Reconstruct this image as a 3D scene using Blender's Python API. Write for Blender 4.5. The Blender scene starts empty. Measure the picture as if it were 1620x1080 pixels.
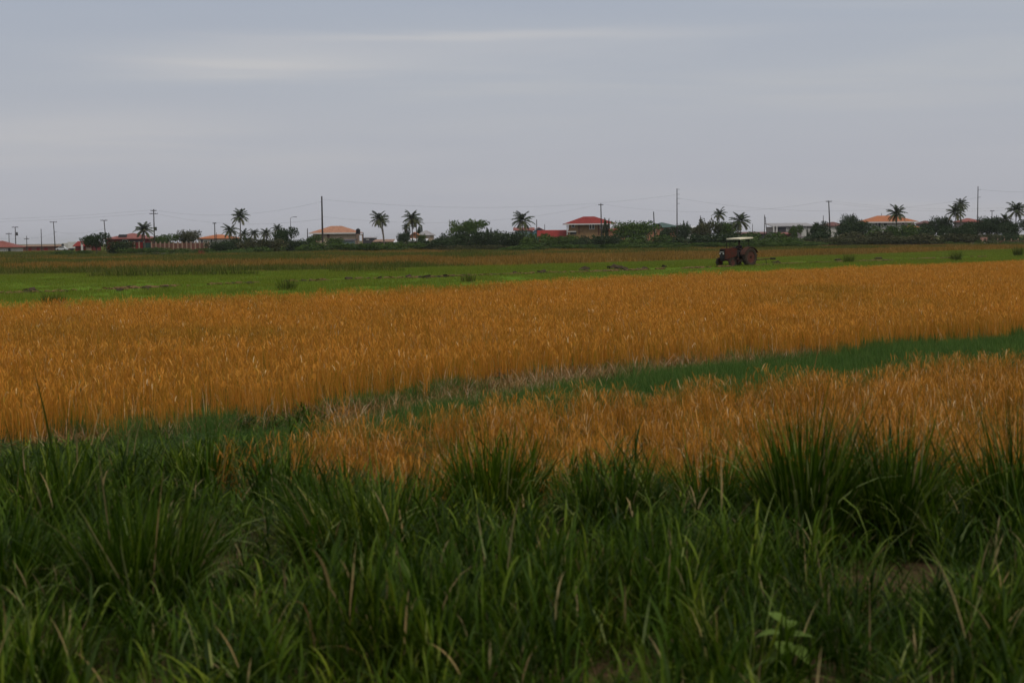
import bpy, bmesh, math, random
import numpy as np
from mathutils import Matrix, Vector
R = math.radians
SC = bpy.context.scene
COL = SC.collection

# ------------------------------------------------------------------ camera
CAM_H, F, PITCH, ROLL = 2.55, 2250.0, 4.118, -0.57      # F in photo pixels (photo is 1620 wide, 50 mm lens)
cam_d = bpy.data.cameras.new('camera'); cam = bpy.data.objects.new('camera', cam_d); COL.objects.link(cam)
cam_d.sensor_width = 36; cam_d.lens = F*36/1620
CM = Matrix.Rotation(R(90-PITCH), 3, 'X') @ Matrix.Rotation(R(ROLL), 3, 'Z')
cam.matrix_world = Matrix.Translation((0, 0, CAM_H)) @ CM.to_4x4()
cam_d.clip_start = 0.1; cam_d.clip_end = 12000
cam_d.dof.use_dof = True; cam_d.dof.focus_distance = 75; cam_d.dof.aperture_fstop = 2.6
SC.camera = cam

# ------------------------------------------------------------------ sky
SUN_EL, SUN_AZ = 52.0, 35.0
w = bpy.data.worlds.new("World"); SC.world = w; w.use_nodes = True
nt = w.node_tree; N = nt.nodes; LK = nt.links
for n in list(N): N.remove(n)
wout = N.new('ShaderNodeOutputWorld'); bg = N.new('ShaderNodeBackground'); bg.inputs['Strength'].default_value = 0.1
sky = N.new('ShaderNodeTexSky'); sky.sky_type = 'NISHITA'; sky.sun_disc = False
sky.sun_elevation = R(SUN_EL); sky.sun_rotation = R(180-SUN_AZ); sky.air_density = 1.2; sky.dust_density = 3
tc = N.new('ShaderNodeTexCoord')
mp = N.new('ShaderNodeMapping'); mp.inputs['Scale'].default_value = (1.3, 1.3, 16); mp.inputs['Location'].default_value = (0.35, 0, 0.0)
mp.inputs['Rotation'].default_value = (0, R(3.0), 0)
LK.new(tc.outputs['Generated'], mp.inputs['Vector'])
nz = N.new('ShaderNodeTexNoise'); nz.inputs['Scale'].default_value = 1.9; nz.inputs['Detail'].default_value = 5; nz.inputs['Roughness'].default_value = .5; nz.inputs['Distortion'].default_value = .35
LK.new(mp.outputs[0], nz.inputs['Vector'])
sx = N.new('ShaderNodeSeparateXYZ'); LK.new(tc.outputs['Generated'], sx.inputs[0])
# overcast layer: slate-lilac near the horizon, bluer higher up, far brighter overhead
el = N.new('ShaderNodeValToRGB'); LK.new(sx.outputs['Z'], el.inputs[0])
E = el.color_ramp.elements
E[0].position = 0.0; E[0].color = (4.5, 4.52, 4.92, 1)
E[1].position = 1.0; E[1].color = (8.0, 7.8, 7.4, 1)
for p, c in ((.05, (4.5, 4.6, 5.05)), (.11, (4.3, 4.56, 5.1)), (.17, (3.95, 4.35, 5.1)), (.35, (5.0, 5.1, 5.3)), (.6, (7.0, 6.9, 6.7))):
    e = E.new(p); e.color = (*c, 1)
st = N.new('ShaderNodeValToRGB'); LK.new(nz.outputs['Fac'], st.inputs[0])
S_ = st.color_ramp.elements
S_[0].position = .36; S_[0].color = (.965, .97, .985, 1)
S_[1].position = .72; S_[1].color = (1.07, 1.05, 1.015, 1)
e = S_.new(.55); e.color = (1.0, 1.0, 1.0, 1)
mul = N.new('ShaderNodeMix'); mul.data_type = 'RGBA'; mul.blend_type = 'MULTIPLY'; mul.inputs[0].default_value = 1
LK.new(el.outputs[0], mul.inputs[6]); LK.new(st.outputs[0], mul.inputs[7])
def M_(op, a, b=None, c=None):
    n = N.new('ShaderNodeMath'); n.operation = op
    for i, v in enumerate((a, b, c)):
        if v is None: continue
        if isinstance(v, (int, float)): n.inputs[i].default_value = v
        else: LK.new(v, n.inputs[i])
    return n.outputs[0]
yy_ = M_('MAXIMUM', sx.outputs['Y'], .05); u_ = M_('DIVIDE', sx.outputs['X'], yy_); e_ = M_('DIVIDE', sx.outputs['Z'], yy_)
def gauss(v, c, w):
    d = M_('DIVIDE', M_('SUBTRACT', v, c), w); return M_('EXPONENT', M_('MULTIPLY', M_('MULTIPLY', d, d), -1.0))
wob = M_('MULTIPLY', M_('SUBTRACT', nz.outputs['Fac'], .5), .055)       # the streaks waver with the cloud noise
ew = M_('ADD', e_, wob)
s1 = M_('MULTIPLY', gauss(ew, .122, .0095), gauss(u_, -.19, .085))
e2 = M_('SUBTRACT', ew, M_('MULTIPLY', u_, .022))
s2 = M_('MULTIPLY', gauss(e2, .1405, .0045), gauss(u_, -.03, .16))
s3 = M_('MULTIPLY', gauss(e2, .131, .012), gauss(u_, -.02, .14))
s4 = M_('MULTIPLY', gauss(ew, .082, .009), gauss(u_, -.30, .12))
sm_ = M_('ADD', M_('ADD', M_('MULTIPLY', s1, 1.0), M_('MULTIPLY', s2, .7)), M_('ADD', M_('MULTIPLY', s3, .4), M_('MULTIPLY', s4, .4)))
cr_ = N.new('ShaderNodeMix'); cr_.data_type = 'RGBA'; cr_.blend_type = 'ADD'
LK.new(sm_, cr_.inputs[0]); LK.new(mul.outputs[2], cr_.inputs[6]); cr_.inputs[7].default_value = (1.15, .85, .42, 1)
mx = N.new('ShaderNodeMix'); mx.data_type = 'RGBA'; mx.inputs[0].default_value = .95
LK.new(sky.outputs[0], mx.inputs[6]); LK.new(cr_.outputs[2], mx.inputs[7])
LK.new(mx.outputs[2], bg.inputs['Color']); LK.new(bg.outputs[0], wout.inputs['Surface'])
sun_d = bpy.data.lights.new('sun', 'SUN'); sun = bpy.data.objects.new('sun', sun_d); COL.objects.link(sun)
sun_d.energy = 1.4; sun_d.angle = R(14); sun_d.color = (1, .93, .82)
sv = Vector((math.sin(R(SUN_AZ))*math.cos(R(SUN_EL)), -math.cos(R(SUN_AZ))*math.cos(R(SUN_EL)), math.sin(R(SUN_EL))))
sun.rotation_euler = sv.to_track_quat('Z', 'Y').to_euler()
VS = SC.view_settings; VS.view_transform = 'Standard'; VS.look = 'None'; VS.gamma = 1; VS.exposure = 0.0
SC.cycles.max_bounces = 6; SC.cycles.transparent_max_bounces = 4

# ------------------------------------------------------------------ helpers
def ray(px, py):
    return CM @ Vector(((px-810)/F, -(py-540)/F, -1))
def P(px, py, d):                                  # photo pixel at a distance d down the y axis
    v = ray(px, py); return Vector((0, 0, CAM_H)) + v*(d/v.y)
def G(px, py, z=0.0):                              # photo pixel on the ground
    v = ray(px, py); return Vector((0, 0, CAM_H)) + v*((z-CAM_H)/v.z)

def tag(o, label=None, cat=None, group=None, kind=None):
    if label: o['label'] = label
    if cat: o['category'] = cat
    if group: o['group'] = group
    if kind: o['kind'] = kind
    return o
def empty(name, loc, rz=0):
    o = bpy.data.objects.new(name, None); COL.objects.link(o); o.location = loc; o.rotation_euler.z = rz
    o.empty_display_size = .3; return o
def link(name, me, parent=None, loc=None, rz=0):
    o = bpy.data.objects.new(name, me); COL.objects.link(o)
    if parent: o.parent = parent
    if loc is not None: o.location = loc
    if rz: o.rotation_euler.z = rz
    return o

class MB:                                          # collects shapes and links them as ONE mesh object
    def __init__(s): s.bm = bmesh.new()
    def box(s, c, size, rz=0, bev=0, rx=0, ry=0):
        b = bmesh.new(); bmesh.ops.create_cube(b, size=1)
        bmesh.ops.scale(b, vec=size, verts=b.verts)
        if bev: bmesh.ops.bevel(b, geom=b.edges, offset=bev, segments=2, affect='EDGES')
        m = Matrix.Translation(c) @ Matrix.Rotation(rz, 4, 'Z') @ Matrix.Rotation(ry, 4, 'Y') @ Matrix.Rotation(rx, 4, 'X')
        bmesh.ops.transform(b, matrix=m, verts=b.verts); s.add(b); return s
    def add(s, b):
        me = bpy.data.meshes.new('t'); b.to_mesh(me); b.free(); s.bm.from_mesh(me); bpy.data.meshes.remove(me)
    def tube(s, pts, r, n=8, cap=True):
        pts = [Vector(p) for p in pts]; rings = []
        rr = r if isinstance(r, (list, tuple)) else [r]*len(pts)
        for i, p in enumerate(pts):
            t = (pts[min(i+1, len(pts)-1)]-pts[max(i-1, 0)]).normalized()
            a = Vector((1, 0, 0)) if abs(t.x) < .8 else Vector((0, 1, 0))
            u = t.cross(a).normalized(); v = t.cross(u)
            rings.append([s.bm.verts.new(p+rr[i]*(math.cos(2*math.pi*k/n)*u+math.sin(2*math.pi*k/n)*v)) for k in range(n)])
        for i in range(len(rings)-1):
            for k in range(n):
                s.bm.faces.new((rings[i][k], rings[i][(k+1) % n], rings[i+1][(k+1) % n], rings[i+1][k]))
        if cap:
            s.bm.faces.new(rings[0][::-1]); s.bm.faces.new(rings[-1])
        return s
    def lathe(s, prof, c, axis='Z', n=24, cap=True):   # prof: list of (radius, height)
        b = bmesh.new(); rings = []
        for r, h in prof:
            rings.append([b.verts.new((r*math.cos(2*math.pi*k/n), r*math.sin(2*math.pi*k/n), h)) for k in range(n)])
        for i in range(len(rings)-1):
            for k in range(n): b.faces.new((rings[i][k], rings[i][(k+1) % n], rings[i+1][(k+1) % n], rings[i+1][k]))
        if cap: b.faces.new(rings[0][::-1]); b.faces.new(rings[-1])
        m = Matrix.Translation(c)
        if axis == 'Y': m = m @ Matrix.Rotation(R(90), 4, 'X')
        if axis == 'X': m = m @ Matrix.Rotation(R(90), 4, 'Y')
        bmesh.ops.transform(b, matrix=m, verts=b.verts); s.add(b); return s
    def poly(s, vs, fs):
        v = [s.bm.verts.new(p) for p in vs]
        for f in fs: s.bm.faces.new([v[i] for i in f])
        return s
    def build(s, name, mat, parent=None, loc=None, smooth=False):
        bmesh.ops.recalc_face_normals(s.bm, faces=s.bm.faces)
        me = bpy.data.meshes.new(name); s.bm.to_mesh(me); s.bm.free()
        if smooth: me.polygons.foreach_set('use_smooth', [True]*len(me.polygons))
        me.materials.append(mat); return link(name, me, parent, loc)

# ------------------------------------------------------------------ materials
def newmat(name):
    m = bpy.data.materials.new(name); m.use_nodes = True
    return m, m.node_tree.nodes, m.node_tree.links, m.node_tree.nodes['Principled BSDF']
def ramp(N, stops):
    r = N.new('ShaderNodeValToRGB'); E = r.color_ramp.elements
    E[0].position, E[0].color = stops[0][0], (*stops[0][1], 1)
    E[1].position, E[1].color = stops[-1][0], (*stops[-1][1], 1)
    for p, c in stops[1:-1]: e = E.new(p); e.color = (*c, 1)
    return r
def surf(name, col, rough=.8, var=.25, scale=1.5, metal=0, dirt=None, stretch=(1, 1, 1), spec=.06):
    m, N, L, b = newmat(name)
    tc = N.new('ShaderNodeTexCoord'); mp = N.new('ShaderNodeMapping'); mp.inputs['Scale'].default_value = stretch
    L.new(tc.outputs['Object'], mp.inputs[0])
    n = N.new('ShaderNodeTexNoise'); n.inputs['Scale'].default_value = scale; n.inputs['Detail'].default_value = 6; n.inputs['Roughness'].default_value = .65
    L.new(mp.outputs[0], n.inputs['Vector'])
    d = dirt if dirt else tuple(c*(1-var*1.6) for c in col)
    r = ramp(N, [(.3, d), (.5, col), (.75, tuple(min(1, c*(1+var*.6)) for c in col))])
    L.new(n.outputs['Fac'], r.inputs[0]); L.new(r.outputs[0], b.inputs['Base Color'])
    b.inputs['Roughness'].default_value = rough; b.inputs['Metallic'].default_value = metal; b.inputs['Specular IOR Level'].default_value = spec
    return m
def blade_mat(name, stops, wn=None, wscale=.25, rough=.75, transl=.25, spec=.05):
    """plant blades: colour per blade from the attribute rnd, patches of a second tint over metres of ground"""
    m, N, L, b = newmat(name)
    a = N.new('ShaderNodeAttribute'); a.attribute_name = 'rnd'
    r = ramp(N, stops); L.new(a.outputs['Fac'], r.inputs[0]); c = r.outputs[0]
    if wn:
        g = N.new('ShaderNodeNewGeometry'); n = N.new('ShaderNodeTexNoise'); n.inputs['Scale'].default_value = wscale
        n.inputs['Detail'].default_value = 4; L.new(g.outputs['Position'], n.inputs['Vector'])
        rr = ramp(N, wn); L.new(n.outputs['Fac'], rr.inputs[0])
        x = N.new('ShaderNodeMix'); x.data_type = 'RGBA'; x.blend_type = 'MULTIPLY'; x.inputs[0].default_value = 1
        L.new(c, x.inputs[6]); L.new(rr.outputs[0], x.inputs[7]); c = x.outputs[2]
    L.new(c, b.inputs['Base Color']); b.inputs['Roughness'].default_value = rough; b.inputs['Specular IOR Level'].default_value = spec
    t = N.new('ShaderNodeBsdfTranslucent'); L.new(c, t.inputs['Color'])
    ms = N.new('ShaderNodeMixShader'); ms.inputs[0].default_value = transl
    L.new(b.outputs[0], ms.inputs[1]); L.new(t.outputs[0], ms.inputs[2])
    L.new(ms.outputs[0], N['Material Output'].inputs['Surface'])
    return m
def ground_mat(name, stops, scale=.05, scale2=3., stretch=(1, 1, 1), bump=.3):
    m, N, L, b = newmat(name)
    g = N.new('ShaderNodeNewGeometry'); mp = N.new('ShaderNodeMapping'); mp.inputs['Scale'].default_value = stretch
    mp.inputs['Rotation'].default_value = (0, 0, R(-40))
    L.new(g.outputs['Position'], mp.inputs[0])
    n = N.new('ShaderNodeTexNoise'); n.inputs['Scale'].default_value = scale; n.inputs['Detail'].default_value = 8; n.inputs['Roughness'].default_value = .6
    L.new(mp.outputs[0], n.inputs['Vector'])
    n2 = N.new('ShaderNodeTexNoise'); n2.inputs['Scale'].default_value = scale2; n2.inputs['Detail'].default_value = 6
    L.new(g.outputs['Position'], n2.inputs['Vector'])
    mm = N.new('ShaderNodeMix'); mm.data_type = 'FLOAT'; mm.inputs[0].default_value = .35
    L.new(n.outputs['Fac'], mm.inputs[2]); L.new(n2.outputs['Fac'], mm.inputs[3])
    r = ramp(N, stops); L.new(mm.outputs[0], r.inputs[0]); L.new(r.outputs[0], b.inputs['Base Color'])
    bp = N.new('ShaderNodeBump'); bp.inputs['Strength'].default_value = bump; bp.inputs['Distance'].default_value = .05
    L.new(n2.outputs['Fac'], bp.inputs['Height']); L.new(bp.outputs[0], b.inputs['Normal'])
    b.inputs['Roughness'].default_value = 1; b.inputs['Specular IOR Level'].default_value = .0
    return m

# ------------------------------------------------------------------ haze over the whole plain
mh = bpy.data.materials.new('humid air'); mh.use_nodes = True; nh = mh.node_tree
nh.nodes.remove(nh.nodes['Principled BSDF']); pv = nh.nodes.new('ShaderNodeVolumePrincipled')
pv.inputs['Color'].default_value = (.86, .88, .92, 1); pv.inputs['Density'].default_value = .00009; pv.inputs['Anisotropy'].default_value = .2
nh.links.new(pv.outputs[0], nh.nodes['Material Output'].inputs['Volume'])
hz = MB().box((0, 4400, 16), (10100, 9300, 34)).build('haze', mh); hz['kind'] = 'stuff'
hz['label'] = 'thin humid haze lying over the plain and the village'; hz['category'] = 'haze'

# ------------------------------------------------------------------ zones of the land, as lines y = f(x)
def line(pts, z=0.0):
    g = [G(px, py, z) for px, py in pts]; X = np.array([p.x for p in g]); Y = np.array([p.y for p in g])
    def f(x):
        x = np.asarray(x, float); y = np.interp(x, X, Y)
        sl = (Y[1]-Y[0])/(X[1]-X[0]); sr = (Y[-1]-Y[-2])/(X[-1]-X[-2])
        y = np.where(x < X[0], Y[0]+sl*(x-X[0]), y); y = np.where(x > X[-1], Y[-1]+sr*(x-X[-1]), y)
        return y
    return f
f_near  = line([(0, 830), (400, 820), (600, 812), (1080, 800), (1620, 790)])                  # near edge of the near paddy
f_bundN = line([(330, 700), (400, 690), (540, 673), (700, 647), (860, 629), (1080, 611), (1300, 599), (1450, 577), (1620, 553)], .27)
f_bundF = line([(0, 716), (250, 700), (540, 664), (700, 630), (900, 601), (1080, 585), (1350, 562), (1620, 537)])
f_riceF = line([(0, 478), (540, 457), (1080, 431), (1620, 411)], .6)
f_mud   = line([(50, 463), (540, 443), (950, 430), (1350, 414), (1600, 405)])
f_greenF = line([(0, 435), (500, 428), (810, 420), (1080, 411.5), (1400, 401), (1620, 393.5)])
f_scrub = line([(0, 404), (200, 407), (600, 397), (800, 396), (1200, 392), (1620, 388)])

def sheet(name, mat, flo, fhi, z, x0, x1, n=40, kind='structure'):
    xs = np.linspace(x0, x1, n); lo = flo(xs); hi = fhi(xs); vs = []; fs = []
    for x, a, b in zip(xs, lo, hi): vs += [(x, a, z), (x, max(b, a+.01), z)]
    for i in range(n-1): fs.append((2*i, 2*i+2, 2*i+3, 2*i+1))
    me = bpy.data.meshes.new(name); me.from_pydata(vs, [], fs); me.materials.append(mat)
    o = link(name, me); o['kind'] = kind; return o

rng = np.random.default_rng(11); random.seed(5)
M_ground = ground_mat('scrubland soil', [(.32, (.045, .07, .018)), (.5, (.07, .08, .018)), (.62, (.12, .085, .022)), (.75, (.17, .10, .03))], .035, 1.2, (.5, 1.6, 1))
M_soil = ground_mat('dark wet soil', [(.3, (.03, .02, .008)), (.45, (.05, .03, .012)), (.55, (.035, .06, .012)), (.75, (.07, .09, .02))], .5, 6)
M_turf = ground_mat('bank soil with moss', [(.3, (.025, .03, .01)), (.44, (.05, .04, .02)), (.6, (.11, .065, .04)), (.75, (.15, .09, .055))], .7, 9, bump=.6)
M_young = ground_mat('young paddy ground', [(.3, (.075, .13, .016)), (.5, (.095, .16, .02)), (.75, (.13, .17, .03))], .12, 2)
M_bund = ground_mat('grassy bund soil', [(.3, (.02, .05, .014)), (.6, (.04, .07, .018)), (.8, (.13, .09, .05))], .8, 5)

me = bpy.data.meshes.new('ground')
gx = [-5000, -400, -60, 0, 60, 400, 5000]; gy = [-200, 0, 30, 120, 500, 9000]
vs = [(x, y, 0) for y in gy for x in gx]; fs = [(j*7+i, j*7+i+1, j*7+i+8, j*7+i+7) for j in range(5) for i in range(6)]
me.from_pydata(vs, [], fs); me.materials.append(M_ground); link('ground', me)['kind'] = 'structure'
one = lambda v: (lambda x: np.full_like(np.asarray(x, float), v))
sheet('bank_ground', M_turf, one(-6), f_near, .004, -20, 24)
sheet('rice_field_soil', M_soil, f_near, f_riceF, .008, -32, 60)
sheet('bund_ground', M_bund, f_bundN, f_bundF, .012, -14, 24)
sheet('young_paddy_ground', M_young, f_riceF, f_greenF, .004, -70, 110)

# ------------------------------------------------------------------ ribbons: blades of grass and rice as geometry
def ribbons(base, az, L, wd, lean, bend, segs=4, tw=None, rnd=None, droop=None, power=1.5):
    n = len(L); S = segs; p = base.astype(float).copy(); out = []
    tw = np.zeros(n) if tw is None else tw
    d = np.stack([np.cos(az), np.sin(az), np.zeros(n)], 1)
    sd = np.stack([-np.sin(az+tw), np.cos(az+tw), np.zeros(n)], 1)
    for k in range(S+1):
        t = k/S; ww = wd*(1-t**power)*(.55+.45*min(1, t*4))*.5
        if k < S: out += [p-sd*ww[:, None], p+sd*ww[:, None]]
        else: out += [p.copy()]
        th = lean+bend*(t+.5/S)**1.6
        p = p+(L/S)[:, None]*(np.sin(th)[:, None]*d+np.cos(th)[:, None]*np.array([0, 0, 1.]))
    V = np.stack(out, 1); m = V.shape[1]; V = V.reshape(-1, 3)
    q = []; b = (np.arange(n)*m)[:, None]
    for k in range(S-1): q.append(b+np.array([2*k, 2*k+1, 2*k+3, 2*k+2]))
    Q = np.concatenate(q).reshape(-1, 4) if q else np.zeros((0, 4), int)
    T = b+np.array([2*S-2, 2*S-1, 2*S])
    rnd = rng.random(n) if rnd is None else rnd
    return V, Q, T, np.repeat(rnd, m)
def ribbon_mesh(name, parts, mat):
    Vs, Qs, Ts, Rs = [], [], [], []; o = 0
    for V, Q, T, r in parts:
        Vs.append(V); Qs.append(Q+o); Ts.append(T+o); Rs.append(r); o += len(V)
    V = np.concatenate(Vs); Q = np.concatenate(Qs); T = np.concatenate(Ts); r = np.concatenate(Rs)
    me = bpy.data.meshes.new(name); me.vertices.add(len(V)); me.vertices.foreach_set('co', V.ravel())
    me.loops.add(Q.size+T.size); me.loops.foreach_set('vertex_index', np.concatenate([Q.ravel(), T.ravel()]).astype(np.int32))
    me.polygons.add(len(Q)+len(T))
    ls = np.concatenate([np.arange(len(Q))*4, Q.size+np.arange(len(T))*3]).astype(np.int32)
    me.polygons.foreach_set('loop_start', ls)
    a = me.attributes.new('rnd', 'FLOAT', 'POINT'); a.data.foreach_set('value', r.astype(np.float32))
    me.update(calc_edges=True); me.validate(); me.materials.append(mat)
    me.polygons.foreach_set('use_smooth', [True]*len(me.polygons))
    return me

def scatter(name, pts, sources, label, cat, smin=.8, smax=1.2, seed=1, zscale=None, tilt=.0):
    """one stuff object: the sources instanced over the points"""
    n = len(pts); rg = np.random.default_rng(seed)
    me = bpy.data.meshes.new(name); me.vertices.add(n); me.vertices.foreach_set('co', np.asarray(pts, float).ravel())
    s = rg.uniform(smin, smax, n); sc = np.stack([s, s, s if zscale is None else s*zscale], 1)
    rot = np.stack([rg.normal(0, tilt+1e-6, n), rg.normal(0, tilt+1e-6, n), rg.uniform(0, 2*math.pi, n)], 1)
    a = me.attributes.new('rot', 'FLOAT_VECTOR', 'POINT'); a.data.foreach_set('vector', rot.ravel())
    a = me.attributes.new('scl', 'FLOAT_VECTOR', 'POINT'); a.data.foreach_set('vector', sc.ravel())
    a = me.attributes.new('pick', 'INT', 'POINT'); a.data.foreach_set('value', rg.integers(0, len(sources), n).astype(np.int32))
    o = link(name, me); tag(o, label, cat, kind='stuff')
    c = bpy.data.collections.new(name+'_source')
    for i, sm in enumerate(sources):
        so = bpy.data.objects.new('%s_source_%02d' % (name, i), sm); c.objects.link(so)
    ng = bpy.data.node_groups.new(name, 'GeometryNodeTree')
    ng.interface.new_socket('Geometry', in_out='INPUT', socket_type='NodeSocketGeometry')
    ng.interface.new_socket('Geometry', in_out='OUTPUT', socket_type='NodeSocketGeometry')
    gi = ng.nodes.new('NodeGroupInput'); go = ng.nodes.new('NodeGroupOutput')
    ci = ng.nodes.new('GeometryNodeCollectionInfo'); ci.inputs['Collection'].default_value = c
    ci.inputs['Separate Children'].default_value = True; ci.inputs['Reset Children'].default_value = True
    ip = ng.nodes.new('GeometryNodeInstanceOnPoints'); ip.inputs['Pick Instance'].default_value = True
    def na(nm, ty):
        q = ng.nodes.new('GeometryNodeInputNamedAttribute'); q.data_type = ty; q.inputs['Name'].default_value = nm; return q.outputs['Attribute']
    ng.links.new(gi.outputs[0], ip.inputs['Points']); ng.links.new(ci.outputs[0], ip.inputs['Instance'])
    ng.links.new(na('pick', 'INT'), ip.inputs['Instance Index']); ng.links.new(na('rot', 'FLOAT_VECTOR'), ip.inputs['Rotation'])
    ng.links.new(na('scl', 'FLOAT_VECTOR'), ip.inputs['Scale']); ng.links.new(ip.outputs[0], go.inputs[0])
    md = o.modifiers.new('scatter', 'NODES'); md.node_group = ng
    return o
def vnoise(x, y, s, seed=0):                        # smooth value noise 0..1
    rg = np.random.default_rng(seed); T = rg.random((64, 64)); x = np.asarray(x)/s+100; y = np.asarray(y)/s+100
    i = np.floor(x).astype(int); j = np.floor(y).astype(int); u = x-i; v = y-j; u = u*u*(3-2*u); v = v*v*(3-2*v)
    a = T[i % 64, j % 64]; b = T[(i+1) % 64, j % 64]; c = T[i % 64, (j+1) % 64]; d = T[(i+1) % 64, (j+1) % 64]
    return a*(1-u)*(1-v)+b*u*(1-v)+c*(1-u)*v+d*u*v
def grid(x0, x1, y0, y1, step, jit=.5):
    X, Y = np.meshgrid(np.arange(x0, x1, step), np.arange(y0, y1, step)); X = X.ravel(); Y = Y.ravel()
    return X+rng.uniform(-jit, jit, len(X))*step, Y+rng.uniform(-jit, jit, len(Y))*step
def infr(X, Y, m=3.0): return np.abs(X) < .37*Y+m   # what the camera and one a step aside can see
def pts3(X, Y, z=0.0): return np.stack([X, Y, np.full(len(X), z)], 1)

# ------------------------------------------------------------------ rice
M_rice = blade_mat('ripe rice', [(0, (.09, .11, .008)), (.14, (.24, .175, .016)), (.35, (.42, .186, .024)), (.7, (.50, .205, .030)), (.92, (.60, .32, .07)), (1, (.68, .50, .28))],
                   [(.28, (.62, .78, .70)), (.42, (.95, .97, 1)), (.55, (1, 1, 1)), (.72, (1.15, 1.08, .95))], .14, transl=.3, rough=.8, spec=.04)
M_riceN = blade_mat('dry rice', [(0, (.09, .10, .008)), (.14, (.19, .12, .014)), (.45, (.37, .152, .020)), (.72, (.48, .208, .032)), (.88, (.58, .34, .12)), (1, (.74, .58, .36))],
                   [(.3, (.72, .72, .72)), (.5, (1, 1, 1)), (.7, (1.1, 1.1, 1.05))], .5, transl=.3, rough=.8, spec=.04)
M_straw = blade_mat('dead straw', [(0, (.10, .055, .015)), (.5, (.24, .13, .045)), (.85, (.40, .25, .13)), (1, (.62, .48, .34))], transl=.2, spec=.05, rough=.9)
def rice_patch(i, size=1.3, dens=15, nb=10, h=.60, mat=None, curl=0.0, w=.009, ear=1.0):
    n = int(size*size*dens); c = rng.uniform(-size/2, size/2, (n, 2)); k = nb
    b = np.repeat(c, k, 0)+rng.normal(0, .035, (n*k, 2)); b = np.concatenate([b, np.zeros((n*k, 1))], 1)
    hh = np.repeat(rng.normal(1, .09, n), k)*rng.uniform(.72, 1.08, n*k)*h
    lean = np.abs(rng.normal(0, .13, n*k)); bend = np.abs(rng.normal(.25, .35, n*k))+curl*(rng.random(n*k) < .35)*rng.uniform(.8, 2.2, n*k)
    tr = np.repeat(rng.normal(0, .1, n), k)
    rr = np.clip(rng.beta(2.2, 2, n*k)*.9+tr, 0, 1); rr[rng.random(n*k) < .018] = 1.0
    A = ribbons(b, rng.uniform(0, 6.283, n*k), hh, rng.uniform(.7, 1.3, n*k)*w, lean, bend, 4, rng.uniform(-1, 1, n*k), rr)
    # ears: short thick drooping tips starting at the top of the culms
    m = n*5; c2 = np.repeat(c, 5, 0)+rng.normal(0, .05, (m, 2)); zz = rng.uniform(.6, .95, m)*h
    B = ribbons(np.concatenate([c2, zz[:, None]], 1), rng.uniform(0, 6.283, m), rng.uniform(.10, .18, m), rng.uniform(.009, .015, m)*ear, rng.uniform(.1, .6, m), rng.uniform(.5, 2.2, m), 3, None, np.clip(rng.normal(.62, .16, m), 0, 1), power=3)
    return ribbon_mesh('rice_patch_%d' % i, [A, B], mat or M_rice)
RP = [rice_patch(i) for i in range(10)]
X, Y = grid(-36, 62, 15, 128, 1.0)
k = infr(X, Y) & (Y > f_bundF(X)+.55+.35*np.sin(X*1.7)+.3*vnoise(X, Y, .8, 3)) & (Y < f_riceF(X))
k &= ~((X > -3) & (X < 4.5) & (Y < f_bundF(X)+.9))
k &= ~(vnoise(X, Y, 1.3, 8)*vnoise(X, Y, 5, 9) > .70)
scatter('ripe_rice', pts3(X[k], Y[k]), RP, 'ripe golden rice filling the wide paddy beyond the green bund', 'rice crop', .85, 1.12, 3, tilt=.03)
RN = [rice_patch(30+i, .9, 24, 11, .42, M_riceN, .9, .0068, .6) for i in range(10)]
X, Y = grid(-8, 22, 11, 36, .7)
k = infr(X, Y) & (Y > f_near(X)) & (Y < f_bundN(X)-.1-.3*vnoise(X, Y, .6, 6)) & ~(vnoise(X, Y, 1.1, 5)*.6+vnoise(X, Y, .5, 15)*.4 > .78) & (X > -3.3+1.5*vnoise(X, Y, .7, 7)**1.5) | (infr(X, Y) & (Y > 13.6) & (Y < 15.2) & (X > -4.6) & (X < -3.6) & (rng.random(len(X)) < .22))
scatter('dry_rice', pts3(X[k], Y[k]), RN, 'dry bent rice in the near paddy between bund and tall grass', 'rice crop', .8, 1.15, 4, tilt=.09)
# dead straw along the near rim of the wide paddy
def straw_patch(i):
    n = 170; b = np.concatenate([rng.uniform(-.45, .45, (n, 2)), np.zeros((n, 1))], 1)
    return ribbon_mesh('straw_%d' % i, [ribbons(b, rng.uniform(0, 6.283, n), rng.uniform(.12, .42, n), rng.uniform(.007, .014, n), rng.uniform(.1, 1.2, n), rng.uniform(0, 1.8, n), 4, rng.uniform(-1, 1, n))], M_straw)
SP = [straw_patch(i) for i in range(6)]
X, Y = grid(-9, 8, 17, 36, .42)
wst = 2.2*np.exp(-((X+.5)/3.2)**2)+.3
k = infr(X, Y) & (Y > f_bundF(X)-wst*(.3+.9*vnoise(X, Y, 1.2, 2))) & (Y < f_bundF(X)+1.1) & (rng.random(len(X)) < .5*np.clip(1.1-np.abs(X-.5)/9, .2, 1))
scatter('dead_straw', pts3(X[k], Y[k]), SP, 'pale dead straw lying along the near rim of the wide paddy', 'straw', .8, 1.2, 5)

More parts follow.
